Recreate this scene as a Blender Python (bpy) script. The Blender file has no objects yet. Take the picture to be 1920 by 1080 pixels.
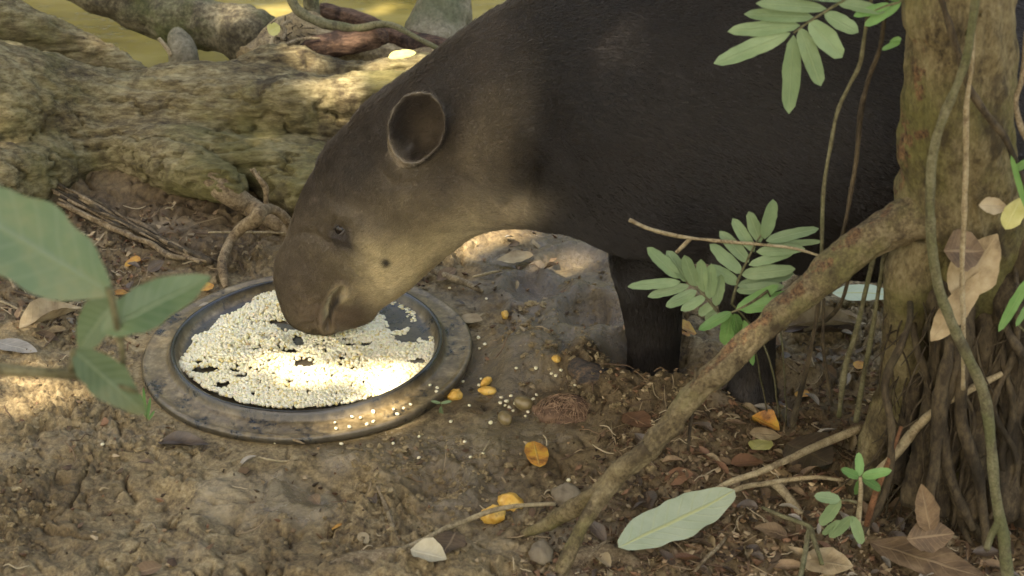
import bpy, math, random
import numpy as np
from mathutils import Vector, Matrix
rad = math.radians
rng = np.random.default_rng(7)
random.seed(7)
FURQ = 1.0                       # hairs per hair
SC = bpy.context.scene
COL = SC.collection

# ---------------------------------------------------------------- camera, sky, sun, exposure
CAM_H, PITCH, FPX = 1.8, rad(28), 3600.0
cam_d = bpy.data.cameras.new('camera')
cam = bpy.data.objects.new('camera', cam_d); COL.objects.link(cam)
cam.location = (0, 0, CAM_H); cam.rotation_euler = (rad(90) - PITCH, 0, 0)
cam_d.sensor_width = 36; cam_d.lens = 36 * FPX / 1920
cam_d.clip_start = .05; cam_d.clip_end = 400
cam_d.dof.use_dof = True; cam_d.dof.focus_distance = 3.6; cam_d.dof.aperture_fstop = 7.0
SC.camera = cam

SUN_EL, SUN_AZ = rad(60), rad(215)              # azimuth clockwise from +Y
SUN = np.array([math.sin(SUN_AZ) * math.cos(SUN_EL), math.cos(SUN_AZ) * math.cos(SUN_EL), math.sin(SUN_EL)])
W = bpy.data.worlds.new('World'); SC.world = W; W.use_nodes = True
wn = W.node_tree.nodes; wl = W.node_tree.links
sky = wn.new('ShaderNodeTexSky'); sky.sky_type = 'NISHITA'; sky.sun_disc = False
sky.sun_elevation = SUN_EL; sky.sun_rotation = SUN_AZ
sky.air_density = 1.0; sky.dust_density = 4.0; sky.ozone_density = 1.0
wl.new(sky.outputs[0], wn['Background'].inputs[0]); wn['Background'].inputs[1].default_value = .15
sd = bpy.data.lights.new('sun', 'SUN'); sd.energy = 3.0; sd.angle = rad(.5); sd.color = (1, .97, .92)
so = bpy.data.objects.new('sun', sd); COL.objects.link(so)
so.rotation_euler = Vector(SUN).to_track_quat('Z', 'Y').to_euler(); so.location = (0, 0, 12)
vs = SC.view_settings
vs.view_transform = 'Standard'; vs.look = 'None'; vs.gamma = 1; vs.use_curve_mapping = False
vs.exposure = 2.6
vs.use_white_balance = True; vs.white_balance_temperature = 8100; vs.white_balance_tint = 10

# ---------------------------------------------------------------- picture-to-place helpers
FWD = np.array([0, math.cos(PITCH), -math.sin(PITCH)]); UPV = np.array([0, math.sin(PITCH), math.cos(PITCH)])
RGT = np.array([1., 0, 0]); CAM = np.array([0, 0, CAM_H])
def ray(px, py): return FWD + (px - 960) / FPX * RGT + (540 - py) / FPX * UPV
def PY(px, py, Y): r = ray(px, py); return CAM + r * (Y / r[1])
def PZ(px, py, z=0.): r = ray(px, py); return CAM + r * ((z - CAM_H) / r[2])
def proj(P):
    Q = np.asarray(P) - CAM; d = Q @ FWD
    return np.stack([960 + FPX * (Q @ RGT) / d, 540 - FPX * (Q @ UPV) / d], -1)
def depth(P): return float((np.asarray(P) - CAM) @ FWD)

# ---------------------------------------------------------------- noise
_perm = rng.permutation(256); _perm = np.concatenate([_perm, _perm, _perm])
_grad = rng.normal(size=(256, 3)); _grad /= np.linalg.norm(_grad, axis=1)[:, None]
def noise3(P):
    P = np.asarray(P, float); I = np.floor(P).astype(int); f = P - I; I &= 255
    u = f * f * f * (f * (f * 6 - 15) + 10)
    out = 0
    for dx in (0, 1):
        for dy in (0, 1):
            for dz in (0, 1):
                h = _perm[_perm[_perm[(I[:, 0] + dx) & 255] + ((I[:, 1] + dy) & 255)] + ((I[:, 2] + dz) & 255)]
                g = _grad[h]
                dot = g[:, 0] * (f[:, 0] - dx) + g[:, 1] * (f[:, 1] - dy) + g[:, 2] * (f[:, 2] - dz)
                w = (u[:, 0] if dx else 1 - u[:, 0]) * (u[:, 1] if dy else 1 - u[:, 1]) * (u[:, 2] if dz else 1 - u[:, 2])
                out = out + w * dot
    return out * 1.5
def fbm(P, o=4, gain=.5, ridge=False):
    a, s, r = 1., 1., 0
    for k in range(o):
        n = noise3(np.asarray(P) * s + 17.3 * k)
        r = r + a * ((1 - 2 * np.abs(n)) if ridge else n); a *= gain; s *= 2.03
    return r
def sstep(a, b, x): t = np.clip((x - a) / (b - a), 0, 1); return t * t * (3 - 2 * t)
def seg_d(p, poly):
    """distance of 2-D points p to a polyline"""
    d = np.full(len(p), 1e9)
    for a, b in zip(poly[:-1], poly[1:]):
        a = np.array(a, float); b = np.array(b, float); ab = b - a
        t = np.clip(((p - a) @ ab) / (ab @ ab + 1e-9), 0, 1)
        d = np.minimum(d, np.linalg.norm(p - a - t[:, None] * ab, axis=1))
    return d
def in_poly(p, poly):
    x, y = p[:, 0], p[:, 1]; c = np.zeros(len(p), bool); n = len(poly)
    for i in range(n):
        x1, y1 = poly[i]; x2, y2 = poly[i - 1]
        if y1 == y2: continue
        c ^= ((y1 > y) != (y2 > y)) & (x < (x2 - x1) * (y - y1) / (y2 - y1) + x1)
    return c

# ---------------------------------------------------------------- mesh helpers
def make_mesh(name, V, faces, smooth=True, attrs=None):
    """faces: list of (n,k) int arrays. attrs: name -> (n,3|4) colours or (n,) floats per vertex"""
    V = np.asarray(V, np.float32); m = bpy.data.meshes.new(name)
    faces = [np.asarray(f, np.int32) for f in faces if len(f)]
    m.vertices.add(len(V)); m.vertices.foreach_set('co', V.ravel())
    tot = sum(f.size for f in faces); nf = sum(len(f) for f in faces)
    m.loops.add(tot); m.loops.foreach_set('vertex_index', np.concatenate([f.ravel() for f in faces]))
    sizes = np.concatenate([np.full(len(f), f.shape[1]) for f in faces]); st = np.concatenate([[0], np.cumsum(sizes)[:-1]])
    m.polygons.add(nf); m.polygons.foreach_set('loop_start', st.astype(np.int32)); m.polygons.foreach_set('loop_total', sizes.astype(np.int32))
    m.polygons.foreach_set('use_smooth', np.full(nf, smooth)); m.update(calc_edges=True); m.validate()
    for k, a in (attrs or {}).items():
        a = np.asarray(a, np.float32)
        if a.ndim == 1:
            m.attributes.new(k, 'FLOAT', 'POINT').data.foreach_set('value', a)
        else:
            if a.shape[1] == 3: a = np.concatenate([a, np.ones((len(a), 1), np.float32)], 1)
            m.attributes.new(k, 'FLOAT_COLOR', 'POINT').data.foreach_set('color', a.ravel())
    return m
def link(name, mesh, mat=None, parent=None):
    o = bpy.data.objects.new(name, mesh); COL.objects.link(o)
    if mat: mesh.materials.append(mat)
    if parent: o.parent = parent; o.matrix_parent_inverse = parent.matrix_world.inverted()
    return o
def tag(o, label=None, cat=None, group=None, kind=None):
    for k, v in (('label', label), ('category', cat), ('group', group), ('kind', kind)):
        if v: o[k] = v
    return o
def empty(name, loc, label, cat, group=None):
    o = bpy.data.objects.new(name, None); COL.objects.link(o); o.location = loc; o.empty_display_size = .05
    o.matrix_world = Matrix.Translation(Vector(loc))
    return tag(o, label, cat, group)
class MB:
    def __init__(s): s.V = []; s.F = {}; s.n = 0; s.A = []
    def add(s, V, F, a=None):
        V = np.asarray(V)
        for f in F:
            f = np.asarray(f)
            if len(f): s.F.setdefault(f.shape[1], []).append(f + s.n)
        s.V.append(V); s.n += len(V)
        if a is not None: s.A.append(np.broadcast_to(np.asarray(a, float), (len(V), len(np.atleast_2d(a)[0]))))
    def faces(s): return [np.concatenate(f) for f in s.F.values()]
    def verts(s): return np.concatenate(s.V)
    def mesh(s, name, smooth=True, attr=None):
        return make_mesh(name, s.verts(), s.faces(), smooth, {attr: np.concatenate(s.A)} if attr else None)
def vnormals(V, faces):
    N = np.zeros_like(V)
    for f in faces:
        n = np.cross(V[f[:, 2]] - V[f[:, 0]], V[f[:, -1]] - V[f[:, 1]]) if f.shape[1] == 4 else np.cross(V[f[:, 1]] - V[f[:, 0]], V[f[:, 2]] - V[f[:, 0]])
        for k in range(f.shape[1]):
            for c in range(3): N[:, c] += np.bincount(f[:, k], n[:, c], len(V))
    return N / (np.linalg.norm(N, axis=1)[:, None] + 1e-12)
def spline(P, n):
    """Catmull-Rom through rows of P (any width), n steps per span"""
    P = np.asarray(P, float); Q = np.concatenate([[2 * P[0] - P[1]], P, [2 * P[-1] - P[-2]]]); out = []
    for i in range(1, len(Q) - 2):
        p0, p1, p2, p3 = Q[i - 1:i + 3]
        for k in range(n):
            t = k / n
            out.append(.5 * (2 * p1 + (p2 - p0) * t + (2 * p0 - 5 * p1 + 4 * p2 - p3) * t * t + (3 * p1 - p0 - 3 * p2 + p3) * t ** 3))
    out.append(P[-1]); return np.array(out)
def grid_faces(nr, ns, wrap=True):
    i = np.arange(nr - 1)[:, None]; j = np.arange(ns if wrap else ns - 1)[None]; j2 = (j + 1) % ns
    return np.stack([i * ns + j, i * ns + j2, (i + 1) * ns + j2, (i + 1) * ns + j], -1).reshape(-1, 4)
def loft(R):
    """R: (rings, seg, 3) -> closed tube with capped ends"""
    nr, ns, _ = R.shape; V = np.concatenate([R.reshape(-1, 3), R[0].mean(0)[None], R[-1].mean(0)[None]])
    j = np.arange(ns); j2 = (j + 1) % ns; a, b = nr * ns, nr * ns + 1
    return V, [grid_faces(nr, ns)[:, ::-1], np.stack([np.full(ns, a), j, j2], 1), np.stack([np.full(ns, b), (nr - 1) * ns + j2, (nr - 1) * ns + j], 1)]
def tube_rings(P, r, ns, flat=None):
    P = np.asarray(P, float); T = np.gradient(P, axis=0); T /= np.linalg.norm(T, axis=1)[:, None] + 1e-12
    u = np.array([0, 0, 1.]) if abs(T[0][2]) < .9 else np.array([1., 0, 0]); R = []
    a = np.arange(ns) / ns * 2 * math.pi
    for p, t, rr in zip(P, T, r):
        u = u - t * (u @ t); u /= np.linalg.norm(u); v = np.cross(t, u)
        R.append(p + rr * (np.cos(a)[:, None] * u + np.sin(a)[:, None] * v))
    return np.array(R)
def tube(ctrl, step=6, ns=10, wob=0., seed=0):
    """ctrl: rows x,y,z,r in metres"""
    S = spline(np.array(ctrl, float), step)
    if wob:
        S[:, :3] += wob * np.stack([noise3(S[:, :3] * 14 + 31 * seed + k * 7.7) for k in range(3)], 1)
    return loft(tube_rings(S[:, :3], np.maximum(S[:, 3], .0004), ns))
def pxctrl(rows):
    """rows (px,py,Y,half_width_px) -> x,y,z,r"""
    o = []
    for px, py, Y, h in rows:
        p = PY(px, py, Y); o.append([*p, h * depth(p) / FPX])
    return np.array(o)
def rough_tube(rows, step=10, ns=48, lump=.01, lf=6., grain=.003, gf=40., seed=0, ctrl=None, stretch=.25):
    """a woody tube whose surface is really uneven: lumps plus lengthwise ridges"""
    S = spline(pxctrl(rows) if ctrl is None else ctrl, step); R = tube_rings(S[:, :3], S[:, 3], ns)
    C = S[:, None, :3]; D = R - C; rr = np.linalg.norm(D, axis=2, keepdims=True); D = D / (rr + 1e-9)
    L = np.concatenate([[0], np.cumsum(np.linalg.norm(np.diff(S[:, :3], axis=0), axis=1))])
    a = np.arange(ns) / ns * 2 * math.pi
    q = np.stack([np.cos(a)[None] * rr[..., 0], np.sin(a)[None] * rr[..., 0], np.broadcast_to(L[:, None] * stretch, rr[..., 0].shape)], -1).reshape(-1, 3)
    rf = rr.reshape(-1); g_ = np.minimum(grain, .14 * rf); l_ = np.minimum(lump, .35 * rf)
    d = l_ * fbm(R.reshape(-1, 3) * lf + seed * 5.1, 3) + g_ * (fbm(q * gf + seed * 3.3, 3, ridge=True) - .85)
    R = R + D * d.reshape(R.shape[0], ns, 1)
    return loft(R)
def remesh(V, F, voxel, smooth=4):
    m = make_mesh('tmp', V, F); o = link('tmp', m)
    md = o.modifiers.new('r', 'REMESH'); md.mode = 'VOXEL'; md.voxel_size = voxel; md.adaptivity = 0
    if smooth: s = o.modifiers.new('s', 'SMOOTH'); s.factor = .5; s.iterations = smooth
    e = o.evaluated_get(bpy.context.evaluated_depsgraph_get()); k = e.to_mesh()
    V = np.empty(len(k.vertices) * 3, np.float32); k.vertices.foreach_get('co', V)
    n = np.empty(len(k.polygons), np.int32); k.polygons.foreach_get('loop_total', n)
    L = np.empty(len(k.loops), np.int32); k.loops.foreach_get('vertex_index', L)
    e.to_mesh_clear(); bpy.data.objects.remove(o); bpy.data.meshes.remove(m)
    fs = []
    st = np.concatenate([[0], np.cumsum(n)[:-1]])
    for kk in (3, 4):
        i = st[n == kk]
        if len(i): fs.append(np.stack([L[i + c] for c in range(kk)], 1))
    return V.reshape(-1, 3).astype(float), fs

# ---------------------------------------------------------------- material helpers
class Mat:
    def __init__(s, name):
        s.m = bpy.data.materials.new(name); s.m.use_nodes = True; s.t = s.m.node_tree; s.b = s.t.nodes['Principled BSDF']
        s.out = s.t.nodes['Material Output']; s.tc = None
    def n(s, typ, **kw):
        x = s.t.nodes.new('ShaderNode' + typ)
        for k, v in kw.items(): setattr(x, k, v)
        return x
    def set(s, sock, v):
        if hasattr(v, 'is_output') or isinstance(v, bpy.types.NodeSocket): s.t.links.new(v, sock)
        elif isinstance(v, (tuple, list)) and sock.type == 'RGBA' and len(v) == 3: sock.default_value = (*v, 1)
        else: sock.default_value = v
    def co(s, scale=(1, 1, 1)):
        tc = s.n('TexCoord'); mp = s.n('Mapping'); s.t.links.new(tc.outputs['Object'], mp.inputs[0]); mp.inputs['Scale'].default_value = scale
        return mp.outputs[0]
    def noise(s, scale, det=6, rough=.6, co=None, dist=0.):
        x = s.n('TexNoise'); x.inputs['Scale'].default_value = scale; x.inputs['Detail'].default_value = det
        x.inputs['Roughness'].default_value = rough; x.inputs['Distortion'].default_value = dist
        s.t.links.new(co if co is not None else s.co(), x.inputs['Vector']); return x.outputs['Fac']
    def voro(s, scale, co=None, feat='F1'):
        x = s.n('TexVoronoi', feature=feat); x.inputs['Scale'].default_value = scale
        s.t.links.new(co if co is not None else s.co(), x.inputs['Vector']); return x.outputs['Distance']
    def ramp(s, fac, stops, interp='LINEAR'):
        x = s.n('ValToRGB'); x.color_ramp.interpolation = interp; e = x.color_ramp.elements
        while len(e) < len(stops): e.new(.5)
        for k, (p, c) in zip(e, stops):
            k.position = p; k.color = (*c, 1) if not np.isscalar(c) else (c, c, c, 1)
        s.set(x.inputs[0], fac); return x.outputs[0]
    def mix(s, fac, a, b, mode='MIX'):
        x = s.n('MixRGB', blend_type=mode); s.set(x.inputs[0], fac); s.set(x.inputs[1], a); s.set(x.inputs[2], b); return x.outputs[0]
    def math(s, op, a, b=0., c=None, clamp=False):
        x = s.n('Math', operation=op); x.use_clamp = clamp; s.set(x.inputs[0], a); s.set(x.inputs[1], b)
        if c is not None: s.set(x.inputs[2], c)
        return x.outputs[0]
    def attr(s, name, out='Color'): x = s.n('Attribute', attribute_name=name); return x.outputs[out]
    def bump(s, h, strength=.5, dist=.01, prev=None):
        x = s.n('Bump'); x.inputs['Strength'].default_value = strength; x.inputs['Distance'].default_value = dist
        s.t.links.new(h, x.inputs['Height'])
        if prev is not None: s.t.links.new(prev, x.inputs['Normal'])
        return x.outputs[0]
    def fin(s, color=None, rough=None, normal=None, spec=None, **kw):
        if color is not None: s.set(s.b.inputs['Base Color'], color)
        if rough is not None: s.set(s.b.inputs['Roughness'], rough)
        if normal is not None: s.set(s.b.inputs['Normal'], normal)
        if spec is not None: s.set(s.b.inputs['Specular IOR Level'], spec)
        for k, v in kw.items(): s.set(s.b.inputs[k.replace('_', ' ')], v)
        return s.m
def simple(name, stops, scale=30, rough=.75, bscale=120, bdist=.002, bstr=.6, stretch=(1, 1, 1), spec=.3, big=None):
    M = Mat(name); co = M.co(stretch); c = M.ramp(M.noise(scale, 6, .65, co), stops)
    if big:                                       # (scale, colour, lo, hi): stains of another colour
        c = M.mix(M.ramp(M.noise(big[0], 4, .6), [(big[2], 0.), (big[3], 1.)]), c, big[1])
    return M.fin(c, rough, M.bump(M.noise(bscale, 6, .7, co), bstr, bdist), spec)
def leaf_mat(name, stops, rib, rough=.5, transl=.25, vein=.35, scale=25, spec=.4, bstr=.5):
    """luv attribute: x along the blade 0..1, y across -1..1"""
    M = Mat(name); uv = M.attr('luv', 'Vector'); sx = M.n('SeparateXYZ'); M.t.links.new(uv, sx.inputs[0])
    s_, t_ = sx.outputs[0], sx.outputs[1]; at = M.math('ABSOLUTE', t_)
    oi = M.n('ObjectInfo'); cv = M.n('VectorMath', operation='ADD'); M.t.links.new(M.co(), cv.inputs[0]); M.t.links.new(oi.outputs['Random'], cv.inputs[1])
    c = M.ramp(M.noise(scale, 5, .6, cv.outputs[0]), stops)
    hsv = M.n('HueSaturation'); M.t.links.new(c, hsv.inputs['Color']); M.set(hsv.inputs['Value'], M.math('MULTIPLY_ADD', oi.outputs['Random'], .35, .82)); c = hsv.outputs[0]
    ribf = M.ramp(at, [(0., 1.), (.05, .8), (.1, 0.)])
    ph = M.math('SUBTRACT', M.math('MULTIPLY', s_, 9.), M.math('MULTIPLY', at, 1.6)); fr = M.math('FRACT', ph)
    vf = M.ramp(M.math('ABSOLUTE', M.math('SUBTRACT', fr, .5)), [(0., 1.), (.07, .5), (.14, 0.)])
    c = M.mix(M.math('MULTIPLY', ribf, .75), c, rib); c = M.mix(M.math('MULTIPLY', vf, vein), c, rib)
    h = M.math('ADD', M.math('ADD', ribf, M.math('MULTIPLY', vf, .4)), M.math('MULTIPLY', M.noise(scale * 6, 4), .5))
    nb = M.bump(h, bstr, .0015); M.fin(c, rough, nb, spec)
    if transl:
        tr = M.n('BsdfTranslucent'); M.t.links.new(M.mix(.5, c, (.25, .4, .05), 'MULTIPLY') if False else c, tr.inputs[0])
        mx = M.n('MixShader'); mx.inputs[0].default_value = transl
        M.t.links.new(M.b.outputs[0], mx.inputs[1]); M.t.links.new(tr.outputs[0], mx.inputs[2]); M.t.links.new(mx.outputs[0], M.out.inputs[0])
    return M.m
# ================================================================ GROUND
TC = PZ(578, 660, .005); TRAY = np.array([TC[0], TC[1], .0])
FOOT = [PZ(1222, 735, -.045), PZ(1410, 752, -.04)]
_clods = rng.uniform([-1.5, 2.3], [1.5, 4.5], (900, 2)); _cr = rng.uniform(.012, .045, 900); _chh = rng.uniform(.15, .5, 900)
_hoofs = [(PZ(1130, 600, 0)[:2], .075, .03), (PZ(1010, 545, 0)[:2], .06, .022), (PZ(620, 900, 0)[:2], .07, .02), (PZ(1290, 800, 0)[:2], .06, .02), (PZ(820, 900, 0)[:2], .05, .018),
          (PZ(250, 960, 0)[:2], .08, .012), (PZ(930, 620, 0)[:2], .05, .015), (PZ(450, 1000, 0)[:2], .06, .014), (PZ(1100, 500, 0)[:2], .08, .025), (PZ(1560, 760, 0)[:2], .09, .02)]
_wetc = [(PZ(1010, 520, 0)[:2], .14), (PZ(1100, 460, 0)[:2], .16), (PZ(890, 860, 0)[:2], .11), (PZ(960, 800, 0)[:2], .10), (PZ(1000, 640, 0)[:2], .12), (PZ(690, 820, 0)[:2], .10), (PZ(1420, 780, 0)[:2], .09), (PZ(1180, 560, 0)[:2], .12), (PZ(760, 870, 0)[:2], .09), (PZ(1050, 560, 0)[:2], .17), (PZ(960, 700, 0)[:2], .13), (PZ(1120, 640, 0)[:2], .13), (PZ(860, 930, 0)[:2], .10), (PZ(560, 930, 0)[:2], .08)]
def wetness(x, y):
    p = np.stack([x, y], 1); w = np.zeros(len(x))
    for c, r in _wetc: w = np.maximum(w, np.exp(-(np.linalg.norm(p - c, axis=1) / r) ** 2))
    n = noise3(np.stack([x * 9, y * 9, x * 0 + 3.3], 1))
    return np.clip(w * 1.3 + n * .8 - .25, 0, 1)
def Hfun(x, y, fine=True):
    x = np.atleast_1d(np.asarray(x, float)); y = np.atleast_1d(np.asarray(y, float)); z0 = np.zeros_like(x)
    P = np.stack([x, y, z0], 1)
    near = (np.abs(x) < 2.2) & (y > 1.8) & (y < 5.2)
    h = .018 * fbm(P * 2.1, 2)
    wet = wetness(x, y)
    a = np.where(near, 1., .0)
    W_ = P + .035 * np.stack([noise3(P * 7), noise3(P * 7 + 9), z0], 1) + .010 * np.stack([noise3(P * 28 + 3), noise3(P * 28 + 12), z0], 1)
    rough = sstep(-.1, .45, noise3(P * 3.3 + 21) + .5 * noise3(P * 11 + 4)) * (1 - .8 * wet)
    def terr(q, k): q = q * k; f = q - np.floor(q); return (np.floor(q) + sstep(.36, .64, f)) / k
    cl = .012 * np.abs(fbm(W_ * 8, 2)) + .013 * terr(fbm(W_ * 7 + 40, 3), 3.2) + .0065 * terr(fbm(W_ * 21 + 11, 3), 2.6)
    Q = np.stack([P[:, 0] * 6 + P[:, 1] * 3, P[:, 1] * 34 - P[:, 0] * 17, z0], 1) + .6 * np.stack([noise3(P * 5), noise3(P * 5 + 6), z0], 1)
    smear = sstep(.0, .4, noise3(P * 4.1 + 77)) * (1 - .7 * rough)
    cl = cl * (1 - .35 * smear) + smear * .0045 * fbm(Q, 3)
    fi = (.0035 + .0085 * rough) * terr(fbm(W_ * 42 + 5, 2), 2.2) + rough * (.0095 * noise3(P * 70 + 5) + .0065 * noise3(P * 125 + 2)) + .0012 * noise3(P * 110)
    cr = lambda q, w: np.exp(-(noise3(q) / w) ** 2)
    seg = sstep(-.05, .3, noise3(P * 9 + 33)); seg2 = sstep(-.1, .3, noise3(P * 23 + 35))
    fi = fi - .019 * cr(W_ * 11 + 60, .055) * seg * (1 - .6 * wet) - .011 * cr(W_ * 24 + 80, .075) * seg2 * (1 - .6 * wet) - .0025 * cr(P * 75 + 50, .12) * rough + rough * .0016 * noise3(P * 210)
    pit = np.clip(fbm(W_ * 15 + 70, 2) - .45, 0, 1)
    h = h + a * (cl * (1 - .5 * wet) + fi * (1 - .5 * wet) - .022 * pit)
    # ridge of churned mud between the tray and the foot
    p2 = np.stack([x, y], 1)
    ridge = [PZ(900, 640)[:2], PZ(1040, 690)[:2], PZ(1180, 745)[:2], PZ(1300, 800)[:2]]
    h += .045 * np.exp(-(seg_d(p2, ridge) / .09) ** 2) * (1 + .5 * noise3(P * 15))
    h += .03 * np.exp(-(seg_d(p2, [PZ(620, 1120)[:2], PZ(840, 1100)[:2]]) / .07) ** 2)
    for c, r, d in _hoofs:
        rr = np.linalg.norm(p2 - c, axis=1) / r
        h += -d * np.exp(-rr ** 4) + d * .5 * np.exp(-((rr - 1.25) / .3) ** 2)
    for f in FOOT:
        rr = np.linalg.norm(p2 - f[:2], axis=1) / .095
        h += -.05 * np.exp(-rr ** 4) + .018 * np.exp(-((rr - 1.3) / .3) ** 2)
    # small heap of earth under the roots on the right, bank under the log
    h += .16 * sstep(.62, 1.25, x) * sstep(2.65, 3.0, y) * (1 - sstep(3.4, 4.2, y))
    h += .06 * sstep(3.62, 3.95, y) * sstep(.1, -.5, x) * (1 - sstep(4.3, 4.5, y))
    rt = np.linalg.norm(p2 - TRAY[:2], axis=1)
    k = 1 - sstep(.30, .40, rt); h = h * (1 - k) + k * (-.006 + .002 * noise3(P * 30))
    bank = sstep(4.28, 4.75, y) * (1 - sstep(13, 15.5, y)); h = h * (1 - bank) + bank * -.42
    h += .9 * sstep(13.5, 18, y)
    return h
def GH(px, py, up=0.):
    """point seen at a picture position, `up` above the mud"""
    z = 0.
    for _ in range(9): p = PZ(px, py, z); z = .5 * z + .5 * (float(Hfun(p[0], p[1])[0]) + up)
    return PZ(px, py, z)
def axis_pts(lo, hi, step, far_lo, far_hi):
    m = list(np.arange(lo, hi, step)); a, d = [], step
    x = lo
    while x > far_lo: d *= 1.35; x -= d; a.append(x)
    b, d, x = [], step, m[-1]
    while x < far_hi: d *= 1.35; x += d; b.append(x)
    return np.array(a[::-1] + m + b)
gx = axis_pts(-1.2, 1.1, .0032, -70, 70); gy = axis_pts(2.32, 4.3, .0042, -40, 110)
GX, GY = np.meshgrid(gx, gy); gz = Hfun(GX.ravel(), GY.ravel())
wet = wetness(GX.ravel(), GY.ravel())
gp = proj(np.stack([GX.ravel(), GY.ravel(), gz], 1))
litter = np.clip(sstep(1040, 1250, gp[:, 0] + .55 * (gp[:, 1] - 800)) * sstep(640, 800, gp[:, 1]) + sstep(430, 250, gp[:, 0]) * sstep(640, 560, gp[:, 1]) * .7 + sstep(480, 420, gp[:, 1]), 0, 1)
# damp dark earth against drier pale clay
dk_ = np.zeros(len(gp))
for (cx_, cy_), rx_, ry_, s_ in (((1080, 710), 270, 120, 1.), ((420, 420), 330, 90, .8), ((80, 960), 160, 130, .55), ((560, 1040), 160, 50, .5), ((1000, 540), 190, 110, .75), ((960, 880), 170, 90, .7), ((1350, 720), 200, 80, .6)):
    dk_ = np.maximum(dk_, s_ * np.exp(-(((gp[:, 0] - cx_) / rx_) ** 2 + ((gp[:, 1] - cy_) / ry_) ** 2)))
tone = np.clip(dk_ * 1.25 + .5 * fbm(np.stack([GX.ravel(), GY.ravel(), gz * 0], 1) * 6 + 3, 3) * (.4 + dk_), 0, 1)
M = Mat('mud'); big = M.noise(5, 5, .6); mid = M.noise(30, 9, .74, dist=.5); fine = M.noise(150, 7, .78)
c = M.ramp(M.mix(.42, mid, fine), [(.40, (.060, .040, .020)), (.46, (.165, .118, .058)), (.53, (.29, .216, .108)), (.62, (.43, .35, .205))])
c = M.mix(M.ramp(big, [(.42, 0.), (.64, .6)]), c, M.ramp(fine, [(.38, (.10, .067, .03)), (.62, (.36, .258, .118))]))
tn_ = M.attr('tone', 'Fac'); c = M.mix(tn_, c, M.mix(1., c, (.42, .38, .34), 'MULTIPLY')); wa = M.attr('wet', 'Fac'); la = M.attr('litter', 'Fac')
c = M.mix(M.math('MULTIPLY', la, .62), c, M.ramp(M.noise(70, 5, .7), [(.35, (.05, .033, .017)), (.55, (.125, .082, .04)), (.72, (.25, .175, .09))]))
c = M.mix(M.math('MULTIPLY', wa, .6), c, (.125, .092, .046))
pale = M.ramp(M.noise(3.1, 5, .7), [(.56, 0.), (.68, .55)]); c = M.mix(M.math('MULTIPLY', pale, M.math('SUBTRACT', 1., wa)), c, (.40, .33, .22))
rg = M.ramp(wa, [(.1, .78), (.45, .3), (1., .10)]); rg = M.mix(.2, rg, M.ramp(mid, [(.35, .25), (.65, 1.)]))
bh = M.math('ADD', M.math('MULTIPLY', mid, .6), M.math('MULTIPLY', fine, .35))
mud = M.fin(c, rg, M.bump(M.noise(420, 4, .7), .7, .0016, M.bump(bh, 1., .009)), M.ramp(wa, [(.2, .4), (.7, .9)]))
g = link('ground', make_mesh('ground', np.stack([GX.ravel(), GY.ravel(), gz], 1), [grid_faces(len(gy), len(gx), False)], True, {'wet': wet, 'litter': litter, 'tone': tone}), mud)
tag(g, 'churned brown mud with crumbly clods, hoof hollows and wet patches', kind='structure')

# water of the creek behind
M = Mat('muddy_water'); co = M.co((1, 2.2, 1))
c = M.ramp(M.noise(1.6, 4, .6, co), [(.35, (.125, .094, .026)), (.5, (.185, .145, .044)), (.68, (.27, .22, .08))])
wmat = M.fin(c, .14, M.bump(M.noise(7, 3, .5, co), .35, .02), .5)
wy = np.linspace(4.4, 15.2, 60); wx = np.linspace(-40, 40, 120); WX, WY = np.meshgrid(wx, wy)
tag(link('water', make_mesh('water', np.stack([WX.ravel(), WY.ravel(), WX.ravel() * 0 - .13], 1), [grid_faces(60, 120, False)]), wmat), 'muddy olive yellow creek water', kind='structure')

# ================================================================ CANOPY, ADDED WOOD
def leaf_cloud(P, size, rngl, flat=.5):
    """pointed four-vertex folded leaves, one per row of P"""
    n = len(P); D = rngl.normal(size=(n, 3)); D[:, 2] *= flat; D /= np.linalg.norm(D, axis=1)[:, None]
    U = rngl.normal(size=(n, 3)) * .6 + np.array([0, 0, 1.]); S = np.cross(D, U); S /= np.linalg.norm(S, axis=1)[:, None]
    L = size * rngl.uniform(.6, 1.3, n)[:, None]; U2 = np.cross(S, D)
    V = np.stack([P - D * L * .5, P + S * L * .24 + U2 * L * .05, P + D * L * .5, P - S * L * .24 + U2 * L * .05], 1).reshape(-1, 3)
    i = np.arange(n)[:, None] * 4
    return V, [np.concatenate([i + [0, 1, 2], i + [0, 2, 3]])]
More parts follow.
